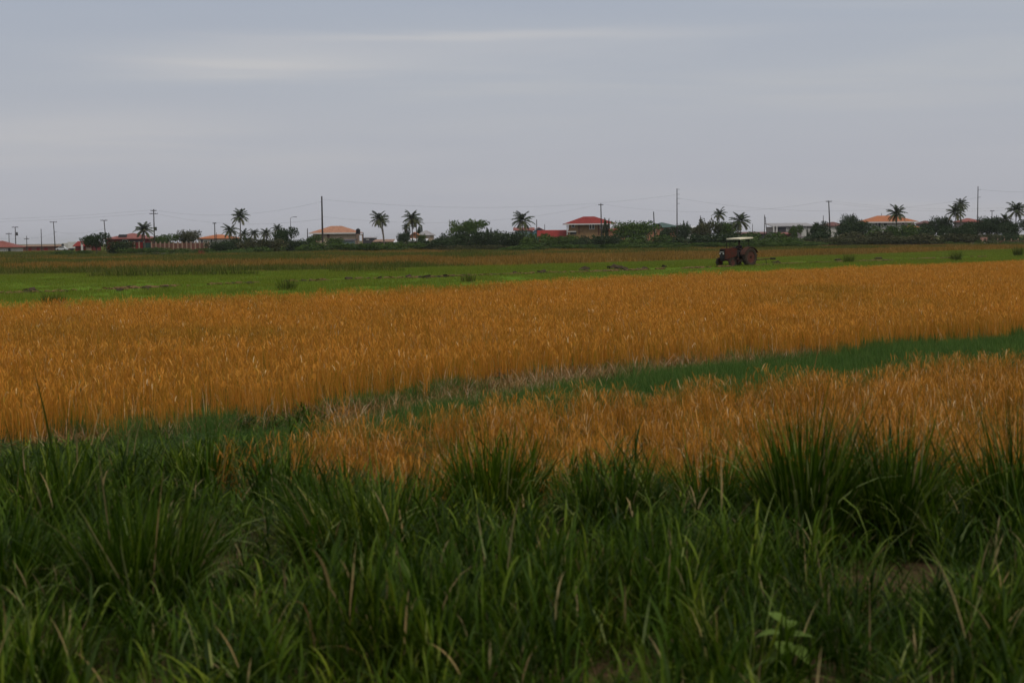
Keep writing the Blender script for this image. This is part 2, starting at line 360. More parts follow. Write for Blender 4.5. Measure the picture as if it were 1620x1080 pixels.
# ------------------------------------------------------------------ grass
GS = [(0, (.008, .022, .0006)), (.3, (.022, .049, .0015)), (.6, (.046, .092, .003)), (.84, (.12, .17, .016)), (.93, (.20, .25, .09)), (1, (.26, .17, .09))]
M_grass = blade_mat('coarse grass', GS, [(.3, (.55, .62, .6)), (.5, (1, 1, 1)), (.72, (1.55, 1.25, 1.0))], .9, .5, .3, .10)
M_bgrass = blade_mat('bund grass', [(0, (.045, .095, .018)), (.5, (.075, .14, .028)), (.9, (.12, .18, .045)), (1, (.26, .22, .08))], [(.3, (.7, .8, .8)), (.6, (1, 1, 1)), (.8, (1.3, 1.15, 1))], .7, .6, .3, .05)
M_ygrass = blade_mat('young rice', [(0, (.09, .135, .009)), (.5, (.142, .182, .016)), (1, (.20, .21, .03))], [(.3, (.85, .9, .9)), (.6, (1, 1, 1)), (.8, (1.15, 1.08, 1))], .1, .6, .35, .1)
M_wgreen = blade_mat('field weeds', [(0, (.045, .068, .010)), (.5, (.085, .105, .016)), (1, (.16, .14, .035))], [(.3, (.7, .8, .8)), (.6, (1, 1, 1)), (.8, (1.5, 1.1, 1))], .06, .6, .3)
M_wbrown = blade_mat('dry field weeds', [(0, (.10, .08, .015)), (.4, (.20, .11, .022)), (.8, (.30, .155, .03)), (1, (.36, .24, .10))], [(.3, (.75, .8, .8)), (.6, (1, 1, 1)), (.8, (1.2, 1.1, 1))], .08, .6, .3)
def tuft(name, n, rad, L0, L1, w, mat, lean=.5, bend=.9, segs=5):
    r = rad*np.sqrt(rng.random(n)); a = rng.uniform(0, 6.283, n)
    b = np.stack([r*np.cos(a), r*np.sin(a), np.zeros(n)], 1)
    az = a+rng.normal(0, .7, n)
    rr = np.clip(rng.beta(1.3, 1.5, n)*.92, 0, .93); rr[rng.random(n) < .02] = rng.uniform(.92, 1)
    return ribbon_mesh(name, [ribbons(b, az, rng.uniform(L0, L1, n), rng.uniform(.6, 1.3, n)*w, np.abs(rng.normal(0, lean, n))*(.4+.6*r/rad), np.abs(rng.normal(bend*.6, bend*.6, n)), segs, rng.uniform(-.9, .9, n), rr)], mat)
def far_patch(name, size, dens, h, w, mat):
    n = int(size*size*dens); b = np.concatenate([rng.uniform(-size/2, size/2, (n, 2)), np.zeros((n, 1))], 1)
    return ribbon_mesh(name, [ribbons(b, rng.uniform(0, 6.283, n), rng.uniform(.5, 1.2, n)*h, rng.uniform(.6, 1.4, n)*w, np.abs(rng.normal(0, .3, n)), rng.uniform(0, 1, n), 2, rng.uniform(-1, 1, n))], mat)

def leafy(name, m, rad, h, mat):
    r = rad*np.sqrt(rng.random(m)); a = rng.uniform(0, 6.283, m); b = np.stack([r*np.cos(a), r*np.sin(a), np.zeros(m)], 1)
    ln = np.abs(rng.normal(.12, .16, m)); Ls = h*rng.uniform(.55, 1.1, m); sr = rng.beta(1.3, 1.6, m)*.85
    parts = [ribbons(b, a, Ls, np.full(m, .006), ln, np.full(m, .05), 3, None, np.clip(sr+.08, 0, .9), power=6)]
    k = 7; t = np.tile(np.linspace(.15, .98, k), m)+rng.normal(0, .03, m*k); B = np.repeat(b, k, 0); A = np.repeat(a, k); LN = np.repeat(ln, k); LS = np.repeat(Ls, k)
    P_ = B+(t*LS)[:, None]*np.stack([np.sin(LN)*np.cos(A), np.sin(LN)*np.sin(A), np.cos(LN)], 1)
    az = np.repeat(rng.uniform(0, 6.283, m), k)+np.tile(np.arange(k)*math.pi, m)+rng.normal(0, .45, m*k)
    rr = np.clip(np.repeat(sr, k)+rng.normal(0, .12, m*k), 0, .92); rr[rng.random(m*k) < .05] = .98
    parts.append(ribbons(P_, az, rng.uniform(.14, .34, m*k), rng.uniform(.010, .020, m*k), rng.uniform(.35, .9, m*k)*(1.15-.6*t), rng.uniform(.1, 1.3, m*k), 5, rng.uniform(-.6, .6, m*k), rr, power=2.4))
    return ribbon_mesh(name, parts, mat)
# foreground bank: low and mid grass
GT = [tuft('grass_tuft_%d' % i, 26, .17, .22, .66, .0155, M_grass, .65, 1.5, 7) for i in range(14)]
GT += [leafy('leafy_grass_%d' % i, 8, .17, .44, M_grass) for i in range(12)]
GL = [tuft('grass_low_%d' % i, 70, .22, .06, .20, .006, M_grass, .8, 1.0, 3) for i in range(6)]
X, Y = grid(-10, 12, 3.2, 21, .19)
low = np.zeros(len(X))                               # trodden open places
for px, py, rx, ry in ((390, 905, .75, .9), (1400, 925, .95, .75), (690, 835, .45, .5), (250, 838, .5, .4), (1130, 900, .35, .4), (900, 842, .35, .4)):
    g = G(px, py); low = np.maximum(low, np.exp(-(((X-g.x)/rx)**2+((Y-g.y)/ry)**2)*1.3))
edge = np.where(X < -2.6, np.minimum(f_bundF(X)+.2, 19.6), f_near(X)+.5*vnoise(X, Y, .7, 21)+.2)
k = infr(X, Y, 2.0) & (Y < edge)
kk = k & (rng.random(len(X)) > low*1.6-.3) & (rng.random(len(X)) < .08+1.25*vnoise(X, Y, .55, 12)**1.4)
zs = (.35+1.05*vnoise(X, Y, .8, 31))*(1-.6*low)*np.where(X > -2.9, np.clip(1.25-(Y-10.5)*.13, .55, 1.1), np.clip(1-(Y-13.2)*.17, .28, 1))
scatter('bank_grass', pts3(X[kk], Y[kk]), GT, 'dense dark green grass covering the foreground bank', 'grass', .75, 1.25, 6, zscale=zs[kk], tilt=.06)
soil = np.zeros(len(X))
for px, py, rx, ry in ((1400, 925, .8, .6), (690, 835, .4, .4), (1130, 900, .3, .35), (900, 842, .4, .4), (330, 850, .35, .25)):
    g = G(px, py); soil = np.maximum(soil, np.exp(-(((X-g.x)/rx)**2+((Y-g.y)/ry)**2)))
kl = k & (rng.random(len(X)) < .5*(1-1.1*soil))
scatter('low_grass', pts3(X[kl], Y[kl]), GL, 'short matted grass growing low on the open spots of the foreground bank', 'grass', .8, 1.2, 7)
# the bund
BG = [tuft('bund_grass_%d' % i, 110, .3, .10, .30, .006, M_bgrass, .5, .8, 3) for i in range(8)]
X, Y = grid(-9, 24, 13, 50, .26)
k = infr(X, Y) & (Y > f_bundN(X)-.25) & (Y < f_bundF(X)+.25) & (X > -4.8) & ~((Y > f_bundF(X)-1.5*np.exp(-((X+.5)/3.5)**2)) & (rng.random(len(X)) < .8)) & (rng.random(len(X)) < .25+.75*np.clip((X+3)/6+vnoise(X, Y, .9, 44)-.2, 0, 1))
scatter('bund_grass', pts3(X[k], Y[k]), BG, 'short soft green grass covering the bund between the two paddies', 'grass', .75, 1.25, 8)
k = infr(X, Y) & (Y > f_bundF(X)+.1) & (Y < f_bundF(X)+1.6) & (vnoise(X, Y, 1.2, 50) > .62)
scatter('rim_weeds', pts3(X[k], Y[k]), BG, 'green weeds showing between the rice stems along the rim of the wide paddy', 'weeds', .8, 1.3, 9)
# young paddy
YG = [far_patch('young_%d' % i, 2.3, 70, .17, .016, M_ygrass) for i in range(6)]
X, Y = grid(-75, 112, 40, 260, 2.0)
k = infr(X, Y, 5) & (Y > f_riceF(X)) & (Y < f_greenF(X)-1) & (np.abs(Y-f_mud(X)-.8*np.sin(X*.3)) > 1.9)
scatter('young_rice', pts3(X[k], Y[k]), YG, 'bright green young rice in the strip the tractor stands in', 'rice crop', .85, 1.2, 10, zscale=.5+vnoise(X, Y, 14, 5)[k])
# rough land beyond
WG = [far_patch('weed_green_%d' % i, 4.4, 14, .55, .05, M_wgreen) for i in range(5)]
WB = [far_patch('weed_brown_%d' % i, 4.4, 14, .50, .05, M_wbrown) for i in range(5)]
X, Y = grid(-150, 160, 105, 420, 3.6)
dd = Y-f_greenF(X); tot = np.maximum(f_scrub(X)-f_greenF(X), 10)
q = dd/tot
k = infr(X, Y, 8) & (dd > -1) & (Y < 400)
brown = (np.exp(-((q-.13)/.12)**2)*1.2+np.exp(-((q-.75)/.2)**2)*.35+vnoise(X, Y, 16, 71)*.6+vnoise(X, Y, 6, 72)*.6-.15) > .74
brown |= (X > 0) & (q < .35) & (vnoise(X, Y, 9, 75) > .25)
green_edge = (q < .07) & (X < -8)
brown &= ~green_edge
hgt = .6+.9*vnoise(X, Y, 7, 73)
scatter('dry_weeds', pts3(X[k & brown], Y[k & brown]), WB, 'dry brown grass in a band beyond the green paddy', 'weeds', .8, 1.2, 11, zscale=hgt[k & brown])
scatter('field_weeds', pts3(X[k & ~brown], Y[k & ~brown]), WG, 'rough green weeds on the open land before the bushes', 'weeds', .8, 1.2, 12, zscale=hgt[k & ~brown])

# ------------------------------------------------------------------ tussocks: each a thing
def tussock(px, py, top, width, n, label, droop=.55, wind=0.0, extra=None, w=.0145, mat=None, name='grass_tussock'):
    """base at pixel (px, py), tips reach row top, spread in photo pixels"""
    n = int(n*1.5); g = G(px, py); s = F/g.y; H = (py-top)/s; rad = width/s*.26
    r = rad*np.sqrt(rng.random(n)); a = rng.uniform(0, 6.283, n)
    b = np.stack([r*np.cos(a), r*np.sin(a), np.zeros(n)], 1)
    L = H*(1.14 if px > 1200 and top < 700 else 1.1)*rng.uniform(.45, 1.08, n)**.65; out = .07+.30*(r/rad)
    lean = np.abs(rng.normal(out, .14)); bend = np.abs(rng.normal(droop*.55, droop*.75, n))
    far = rng.random(n) < .16; bend[far] += rng.uniform(.9, 2.0, far.sum())
    az = a+rng.normal(0, .85, n)
    az = np.arctan2(np.sin(az)+rng.normal(0, .15), np.cos(az)+wind+rng.normal(0, .2)); L *= .75+.35*np.sin(a*2+rng.uniform(0, 6))**2
    sub = rng.integers(0, 5, n); az = az+(sub-2)*.13; bend = bend*(1+.25*(sub-2))
    rr = np.clip(rng.beta(1.3, 1.5, n)*.9, 0, .92); dry = rng.random(n) < .02; rr[dry] = rng.uniform(.94, 1, dry.sum()); pf = far & (rng.random(n) < .6); rr[pf] = rng.uniform(.84, .93, pf.sum())
    parts = [ribbons(b, az, L, rng.uniform(.6, 1.4, n)*w, lean, bend, 7, rng.uniform(-1.2, 1.2, n), rr, power=2.2)]
    if extra:
        for (ox, az0, L0, w0, le, be, rv) in extra:
            parts.append(ribbons(np.array([[ox, 0, 0.]]), np.array([az0]), np.array([L0]), np.array([w0]), np.array([le]), np.array([be]), 9, np.array([.9]), np.array([rv]), power=5))
    me = ribbon_mesh(name, parts, mat or M_grass)
    o = link(name, me, loc=(g.x, g.y, 0)); return tag(o, label, 'grass tussock', 'tall grass tussocks on the foreground bank')
T = tussock
T(225, 985, 735, 300, 420, 'big upright tussock at left with broad blades fanning over open turf', .5)
T(85, 850, 690, 200, 240, 'tussock at the left edge with one very tall blade rising above the rest', .7,
  extra=[(.10, 3.0, 1.50, .05, .10, .16, .3), (-.22, 3.1, 1.12, .03, .1, .2, .3)])
T(20, 960, 760, 220, 260, 'lowest tussock at the left edge with drooping pale blades', 1.5, .3)
T(560, 905, 705, 330, 420, 'wide tussock left of centre whose blades arch down over the trodden patch', 1.5, -.7)
T(440, 800, 690, 170, 190, 'small upright tussock at the left end of the dry rice', .5)
T(320, 775, 675, 220, 200, 'short tussock on the left beside a gap showing orange rice', .5)
T(780, 840, 672, 200, 380, 'pointed tussock in the centre standing up against the dry rice', .4)
T(655, 850, 720, 160, 180, 'loose tussock between the pointed centre tussock and the arching one', .6)
T(960, 845, 708, 230, 300, 'broad low tussock right of the pointed centre tussock', .6)
T(1125, 845, 690, 200, 280, 'medium tussock just left of the tallest tussock', .5)
T(1275, 875, 640, 175, 430, 'tallest tussock of the right hand row, dense and dark', .38, w=.018)
T(1415, 875, 650, 150, 340, 'tall tussock in the right hand row beside the bare soil patch', .38, w=.015)
T(1605, 870, 652, 175, 340, 'tall tussock cut by the right edge of the photo', .42, w=.015)
T(1345, 850, 735, 110, 120, 'low tussock filling the gap between the two tall right hand tussocks', .7)
T(1500, 890, 745, 120, 110, 'sparse tussock in front of the gap where dry rice shows at right', .9)
T(880, 1010, 830, 260, 260, 'tussock low in the centre with long bent blades', .9)
T(1060, 985, 815, 200, 200, 'tussock low right of centre with bright upright blades', .6)
T(1560, 1060, 880, 260, 260, 'tussock in the lower right corner with pale drooping stalks', 1.0)
T(690, 1060, 880, 300, 240, 'bottom tussock left of centre in front of the arching tussock', .9)
T(60, 1090, 930, 260, 200, 'bottom left corner tussock of soft blades', .9)
T(1180, 1100, 930, 320, 220, 'bottom tussock beside the pale leafy weed', .9)
T(380, 1100, 960, 260, 160, 'bottom tussock below the trodden patch', .8)
# seed stalk standing on the bund
g = G(1285, 628); me = ribbon_mesh('grass_stalk', [ribbons(np.array([[0, 0, 0.]]), np.array([.2]), np.array([1.05]), np.array([.018]), np.array([.02]), np.array([.5]), 8, np.array([.9]), np.array([.5]))], M_straw)
tag(link('grass_stalk', me, loc=g), 'single pale tall stalk standing on the green bund', 'grass stalk')
# pale broad-leaved weed
M_leaf = surf('pale weed leaf', (.075, .115, .022), .7, .4, 14)
wd = empty('leafy_weed', G(1245, 1100)); wd.scale = (.95, .95, 1.12); tag(wd, 'pale green broad leaved weed low on the right of the bank', 'weed')
for i, (a, L, zz, tl) in enumerate([(.2, .17, .30, .15), (3.0, .16, .31, .2), (1.3, .13, .33, .5), (4.3, .14, .28, .1), (5.3, .15, .26, -.1), (2.2, .12, .36, .7), (3.7, .11, .22, 0)]):
    mb = MB(); ns = 7; vs = []; fs = []
    for j in range(ns+1):
        t = j/ns; wv = .38*L*math.sin(math.pi*t**.75)**.8 if 0 < t < 1 else .002
        x = .03+t*L; z = math.sin(tl)*t*L-.35*L*t*t
        vs += [(x, -wv, z+.15*wv), (x, 0, z), (x, wv, z+.15*wv)]
    for j in range(ns): fs += [(3*j, 3*j+1, 3*j+4, 3*j+3), (3*j+1, 3*j+2, 3*j+5, 3*j+4)]
    mb.poly(vs, fs); o = mb.build('leaf', M_leaf, wd, (0, 0, zz), True); o.rotation_euler.z = a
MB().tube([(0, 0, 0), (.01, 0, .2), (0, .01, .37)], [.006, .005, .003], 6).build('stem', M_leaf, wd)

# ------------------------------------------------------------------ mud along the furrow
M_mud = surf('ploughed mud', (.055, .04, .026), .95, .35, 4)
M_mudp = surf('dry mud', (.14, .09, .04), .95, .35, 3)
def lump(seed, flat=.6):
    r = random.Random(seed); bm = bmesh.new(); bmesh.ops.create_icosphere(bm, subdivisions=2, radius=.5)
    for v in bm.verts:
        v.co *= r.uniform(.5, 1.3); v.co.z = max(v.co.z*flat, -.12)
    me = bpy.data.meshes.new('mud_clod'); bm.to_mesh(me); bm.free(); return me
lumps = [lump(s) for s in range(5)]
for l in lumps: l.materials.append(M_mud)
sm = []
for l in lumps:
    c = l.copy(); c.materials.clear(); c.materials.append(M_mudp); sm.append(c)
xs = rng.uniform(-34, 70, 1500); ys = f_mud(xs)+rng.normal(0, .6, 1500)+.8*np.sin(xs*.3)
k = (vnoise(xs, ys, 2.2, 91)+.4*vnoise(xs, ys, .7, 92) > .58)
scatter('furrow_mud', np.stack([xs, ys, np.full(1500, .03)], 1)[k], sm+lumps[:1], 'broken line of dried mud crumbs along the furrow in the green paddy', 'mud', .12, .5, 21, zscale=.85)
ORD = ['first', 'second', 'third', 'fourth', 'fifth', 'sixth', 'seventh', 'eighth', 'ninth', 'tenth', 'eleventh', 'twelfth', 'thirteenth']
nc = 0
for (px, py, s) in [(48, 462, 1.0), (190, 461, .7), (232, 459, .8), (262, 457, .7), (395, 451, .8), (552, 444, .9), (601, 442, .7), (646, 440, .9), (676, 441, 1.0), (706, 439, .8), (815, 433, .7), (858, 432, 1.0), (925, 428, 1.6), (973, 426, 1.9), (986, 427, 1.0), (1020, 426, .8), (1051, 424, 1.0), (1228, 417, 1.1), (1325, 413, 1.0), (1389, 411, 1.2)]:
    g = G(px, py); o = link('mud_clod', lumps[int(px) % 5], loc=(g.x, g.y, .08), rz=px)
    o.scale = (s*.75, s*.55, s*.6); big = s > 1.3
    tag(o, 'large dark mud heap in the furrow left of the tractor' if px == 925 else 'widest dark mud heap in the furrow, nearest the tractor' if px == 973 else ('%s small dark mud clod from the left along the furrow' % ORD[nc] if px < 900 else 'small dark mud clod in the furrow, %s' % {1020: 'just right of the widest heap', 1051: 'between the widest heap and the tractor', 986: 'touching the right end of the widest heap', 1228: 'just past the bar behind the tractor', 1325: 'beside the ragged weed right of the tractor', 1389: 'farthest to the right'}[px]), 'mud clod', 'mud clods along the furrow'); nc += 1
for (px, py, h, n, lb) in [(455, 459, 1.0, 60, 'dark weed sprig at the rice edge left of centre'), (740, 446, .9, 50, 'dark weed sprig at the rice edge in the centre'),
                           (1343, 416, 1.5, 90, 'ragged weed at the rice edge right of the tractor'), (1512, 413, 1.6, 110, 'leafy weed clump at the rice edge far right'),
                           (1610, 406, 2.0, 130, 'tall weed clump at the right edge of the green paddy'), (85, 482, .8, 90, 'green weed patch in the rice at the far left')]:
    g = G(px, py); me = tuft('weed_clump', int(n*1.8), .45, h*.4, h*.8, .04, M_wgreen, .5, .5, 4)
    tag(link('weed_clump', me, loc=(g.x, g.y, 0)), lb, 'weed', 'weeds at the rice edge')

# ------------------------------------------------------------------ buildings
def C(r, g, b): return (r, g, b)
WM = {}
def wm(key, col, **k):
    if key not in WM: WM[key] = surf(key, col, **k)
    return WM[key]
M_roofred = surf('red painted roof sheet', (.19, .022, .018), .7, .3, .6, stretch=(6, 1, 1))
M_rooforg = surf('orange roof tile', (.35, .13, .06), .7, .25, .8, stretch=(4, 1, 1))
M_roofpale = surf('faded orange roof', (.33, .165, .105), .7, .25, .7, stretch=(4, 1, 1))
M_roofpink = surf('faded red roof', (.21, .07, .058), .6, .25, .5, stretch=(4, 1, 1))
M_roofgrey = surf('grey zinc roof', (.26, .25, .26), .5, .25, .6, stretch=(6, 1, 1))
M_roofgreen = surf('dark green roof', (.045, .085, .075), .5, .25, .6, stretch=(6, 1, 1))
M_roofbrown = surf('brown roof', (.13, .06, .055), .6, .25, .6, stretch=(6, 1, 1))
M_rooftan = surf('rusty tan roof', (.24, .15, .11), .7, .3, .5, stretch=(5, 1, 1))
M_rooftin = surf('white tin roof', (.5, .51, .54), .4, .15, .5)
M_white = surf('white wall paint', (.46, .45, .43), .8, .15, .8)
M_cream = surf('cream wall paint', (.44, .34, .26), .8, .12, .8)
M_tan = surf('olive tan wall', (.27, .17, .085), .85, .2, 1.2)
M_orange = surf('orange wall paint', (.36, .17, .10), .8, .15, .8)
M_redwall = surf('red wall paint', (.15, .015, .013), .7, .25, .8)
M_greyw = surf('grey concrete wall', (.22, .20, .20), .85, .25, .8)
M_dgrey = surf('dark grey wall', (.06, .06, .07), .8, .25, .8)
M_blue = surf('light blue wall paint', (.09, .20, .26), .8, .12, .8)
M_teal = surf('pale aqua wall', (.30, .40, .42), .8, .12, .8)
M_brick = surf('raw brick wall', (.14, .065, .048), .9, .3, 1.0, dirt=(.08, .05, .04))
M_conc = surf('raw concrete post', (.27, .19, .14), .9, .2, 1.5)
M_glass = surf('dark window glass', (.02, .022, .026), .15, .2, 1, spec=.6)
M_trim = surf('white trim', (.52, .51, .5), .6, .1, 1)
M_wood = surf('weathered pole wood', (.045, .038, .035), .9, .25, 3)
M_metal = surf('dark steel', (.08, .08, .085), .5, .2, 3, metal=.5)
M_black = surf('black plastic', (.015, .015, .017), .45, .1, 3)

def roof_mesh(mb, w, d, z0, z1, kind, over=.6, ridge=None, th=.14):
    W, D = w/2+over, d/2+over
    if kind == 'hip':
        r = ridge/2 if ridge is not None else max(W-D, .3)
        top = [(-r, 0, z1), (r, 0, z1)]; bot = [(-W, -D, z0), (W, -D, z0), (W, D, z0), (-W, D, z0)]
        lo = [(x, y, z-th) for x, y, z in bot]
        mb.poly(bot+top+lo, [(0, 1, 5, 4), (1, 2, 5), (2, 3, 4, 5), (3, 0, 4), (0, 1, 7, 6), (1, 2, 8, 7), (2, 3, 9, 8), (3, 0, 6, 9), (6, 7, 8, 9)])
    elif kind in ('gable', 'front'):
        if kind == 'gable': pr = [(-W, -D, z0), (-W, 0, z1), (-W, D, z0)]; qr = [(W, y, z) for _, y, z in pr]
        else: pr = [(-W, -D, z0), (0, -D, z1), (W, -D, z0)]; qr = [(x, D, z) for x, y, z in pr]
        lp = [(x, y, z-th) for x, y, z in pr]; lq = [(x, y, z-th) for x, y, z in qr]
        mb.poly(pr+qr+lp+lq, [(0, 1, 4, 3), (1, 2, 5, 4), (6, 7, 10, 9), (7, 8, 11, 10), (0, 1, 7, 6), (1, 2, 8, 7), (3, 4, 10, 9), (4, 5, 11, 10), (0, 3, 9, 6), (2, 5, 11, 8)])
    else:                                             # shed: low at the front
        a = [(-W, -D, z0), (W, -D, z0), (W, D, z1), (-W, D, z1)]; lo = [(x, y, z-th) for x, y, z in a]
        mb.poly(a+lo, [(0, 1, 2, 3), (4, 5, 6, 7), (0, 1, 5, 4), (1, 2, 6, 5), (2, 3, 7, 6), (3, 0, 4, 7)])
def house(name, label, cat, x0, x1, ye, yr, d, depth, wall, roof, kind='hip', wins=(), doors=(), over=.6, ridge=None, cols=(), fascia=None, group=None, base_band=None):
    """front wall spans photo columns x0..x1 at distance d; eaves on row ye, ridge on row yr"""
    xm = (x0+x1)/2; a = P(x0, ye, d); b = P(x1, ye, d); w_ = b.x-a.x; c = P(xm, ye, d)
    zE = c.z; zR = P(xm, yr, d+depth/2 if kind != 'front' else d).z
    root = empty(name, (c.x, d+depth/2, 0)); tag(root, label, cat, group)
    mb = MB()
    if kind in ('gable', 'front'):
        if kind == 'gable': pr = [(-w_/2, -depth/2, 0), (-w_/2, -depth/2, zE-.15), (-w_/2, 0, zR-.2), (-w_/2, depth/2, zE-.15), (-w_/2, depth/2, 0)]; off = (w_, 0)
        else: pr = [(-w_/2, -depth/2, 0), (-w_/2, -depth/2, zE-.15), (0, -depth/2, zR-.2), (w_/2, -depth/2, zE-.15), (w_/2, -depth/2, 0)]; off = (0, depth)
        q = [(x+off[0], y+off[1], z) for x, y, z in pr]
        mb.poly(pr+q, [(0, 1, 2, 3, 4), (5, 6, 7, 8, 9), (0, 1, 6, 5), (1, 2, 7, 6), (2, 3, 8, 7), (3, 4, 9, 8), (4, 0, 5, 9)])
    else: mb.box((0, 0, (zE-.15)/2), (w_, depth, zE-.15))
    mb.build('wall', wall, root)
    mb = MB(); roof_mesh(mb, w_, depth, zE, max(zR, zE+.12), kind, over, ridge); mb.build('roof', roof, root)
    if fascia:
        MB().box((0, -depth/2-over-.03, zE-.2), (w_+2*over, .05, .34)).build('fascia', fascia, root)
    def loc(px, py): p = P(px, py, d); return p.x-c.x, p.z
    for (u0, v0, u1, v1) in wins:
        xa, za = loc(u0, v0); xb, zb = loc(u1, v1); X_, Z_ = (xa+xb)/2, (za+zb)/2; ww, hh = xb-xa, za-zb
        f = MB()
        for sx_ in (-1, 1): f.box((X_+sx_*(ww/2-.09), -depth/2-.05, Z_), (.18, .1, hh))
        f.box((X_, -depth/2-.05, Z_+hh/2-.09), (ww-.36, .1, .18)); f.box((X_, -depth/2-.05, Z_-hh/2+.09), (ww-.36, .1, .18))
        if ww > 1.3: f.box((X_, -depth/2-.045, Z_), (.1, .09, hh-.24))
        fo = f.build('window', M_trim, root)
        MB().box((X_, -depth/2-.02, Z_), (ww-.2, .03, hh-.2)).build('pane', M_glass, fo)
    for (u0, v0, u1, v1, mt) in doors:
        xa, za = loc(u0, v0); xb, zb = loc(u1, v1)
        MB().box(((xa+xb)/2, -depth/2-.04, (za+zb)/2), (xb-xa, .08, za-zb)).build('door', mt, root)
    for (u, v0, v1, wd_, fwd) in cols:
        xa, za = loc(u, v0); _, zb = loc(u, v1)
        MB().box((xa, -depth/2-fwd, (za+zb)/2), (wd_, wd_, za-zb)).build('column', M_trim, root)
    return root, c, d, depth

house('village_house', 'red roofed white house cut by the left edge of the photo', 'house', -30, 19, 391, 381, 400, 9, M_white, M_roofpink, 'hip', [(0, 394, 3, 398), (6, 393.5, 9, 398)], [(13, 393, 17, 401, M_dgrey)])
house('industrial_shed', 'long low rusty red shed at far left behind the poles', 'shed', 22, 95, 389.5, 387.5, 520, 14, M_brick, M_rooftan, 'gable', [], [(45, 391, 50, 397, M_redwall), (58, 391, 63, 397, M_redwall), (70, 391, 76, 397, M_redwall)])
house('open_shed', 'dark red sloping roof shed between the white lorry and the dark tree', 'shed', 119, 146, 389, 381.5, 420, 9, M_redwall, M_roofred, 'gable', [], [(136, 390, 145, 399, M_conc)], cols=[(131, 384, 400, .5, .9)])
r_, *_ = house('warehouse', 'red walled warehouse with faded red hip roof behind the left palm', 'warehouse', 168, 232, 377.5, 369, 400, 14, M_redwall, M_roofpink, 'hip', [(193, 371+8, 203, 384)], [(205, 380, 226, 384, M_dgrey), (176, 384, 186, 392, M_conc)], .8)
# solar panel on its roof
a = P(198, 373, 403)
MB().box((a.x-r_.location.x, a.y-r_.location.y-2.5, a.z), (2.4, .12, 1.1), rx=R(-55)).build('roof_panel', M_black, r_)
# red panel fence with tan posts
def fence(name, label, x0, x1, yt, yb, d, wall, post, nposts, pw=.35, over=.25, cat='fence'):
    a = P(x0, yt, d); b = P(x1, yt, d); h = max(.6, a.z); hb = max(.0, P(x0, yb, d).z) ; w_ = b.x-a.x
    root = empty(name, ((a.x+b.x)/2, d, 0)); tag(root, label, cat)
    MB().box((0, 0, h/2), (w_, .14, h)).build('panel', wall, root)
    for i in range(nposts):
        x = -w_/2+w_*i/(nposts-1)
        MB().box((x, -.12, (h+over)/2), (pw, pw, h+over)).build('post', post, root)
    return root
fence('panel_fence', 'bright red panel fence with tan posts below the warehouse', 205, 228, 383.5, 393, 385, M_redwall, M_conc, 4)
fence('brick_wall', 'unfinished brown brick wall with many raw concrete posts', 240, 330, 385, 398, 370, M_brick, M_conc, 14, .3, .35, 'wall')
tk = P(234.5, 384, 380); rt = empty('shipping_container', (tk.x, 380, 0)); tag(rt, 'dark green container between the red fence and the brick wall', 'container')
MB().box((0, 0, tk.z/2), (1.8, 4, tk.z), bev=.03).build('container_body', surf('dark green steel', (.02, .045, .04), .6), rt)
c_ = MB()
for i in range(6): c_.box((-.7+.28*i, -2.02, tk.z/2), (.08, .05, tk.z-.3))
c_.build('door', surf('green door steel', (.03, .06, .05), .6), rt)

house('village_house', 'white house with a long orange red roof beside the cluster of palms', 'house', 313, 371, 377, 371, 410, 9, M_white, M_rooforg, 'hip', [(325, 379, 328, 383.5), (332, 378, 337, 384), (341, 378.5, 345, 382), (347, 377.5, 350, 381)], [(318, 379, 321, 386, M_dgrey)])
house('village_house', 'cream two storey house with a pale orange hip roof behind the tall bare pole', 'house', 495, 562, 368, 357.5, 400, 11, M_cream, M_roofpale, 'hip', [(527, 368.8, 531, 371)], [(517.5, 370, 521.5, 377, M_brick), (500, 369, 504, 384, M_rooftan)], 1.0, 3, fascia=M_trim)
house('garage', 'pale aqua low annex in front of the cream house', 'annex', 537, 558, 380.5, 378.5, 385, 6, M_teal, M_dgrey, 'shed')
house('flat_roof_building', 'dark grey flat roofed block beside the black water tank', 'building', 575, 592, 376, 375, 410, 8, M_dgrey, M_roofgrey, 'shed', [], [(579, 378.5, 584, 379.5, M_trim)], .2)
house('long_shed', 'long low shed with a rusty tan roof under the curved palm', 'shed', 593, 627, 382, 378.5, 400, 8, M_dgrey, M_rooftan, 'shed')
house('tin_shed', 'small shed with a sloping white tin roof, left of the two', 'shed', 626, 637, 383, 378, 390, 6, M_greyw, M_rooftin, 'shed')
house('tin_shed', 'wider white tin roofed shed with red front, right of the two', 'shed', 649, 672, 381, 377.5, 390, 7, M_brick, M_rooftin, 'shed', [], [(657, 381, 663, 385, M_redwall)])
house('village_house', 'small orange house under the two tall palms left of centre', 'house', 649, 662, 374, 367, 430, 7, M_orange, M_rooforg, 'front', [(653, 376, 656, 379)])
house('village_house', 'grey hip roofed house with pinkish walls left of the flat topped tree', 'house', 662, 684, 372, 364.5, 440, 9, M_cream, M_roofgrey, 'hip', [(677, 373.5, 680, 376)])
house('village_house', 'white house nearly hidden by trees left of the lone centre palm', 'house', 784, 800, 371, 368, 450, 8, M_white, M_rooftin, 'hip')
house('village_house', 'light blue gabled house with red roof right of the lone centre palm', 'house', 843, 862, 366, 359.5, 430, 10, M_blue, M_roofred, 'front', [(849, 365, 852, 368)])
house('long_shed', 'pink roofed low shed behind the lone centre palm', 'shed', 815, 843, 364, 360, 440, 9, M_teal, M_roofpink, 'gable')
house('outbuilding', 'long red roofed outbuilding adjoining the two storey tan house', 'outbuilding', 853, 900, 374.5, 364, 420, 9, M_redwall, M_roofred, 'gable')
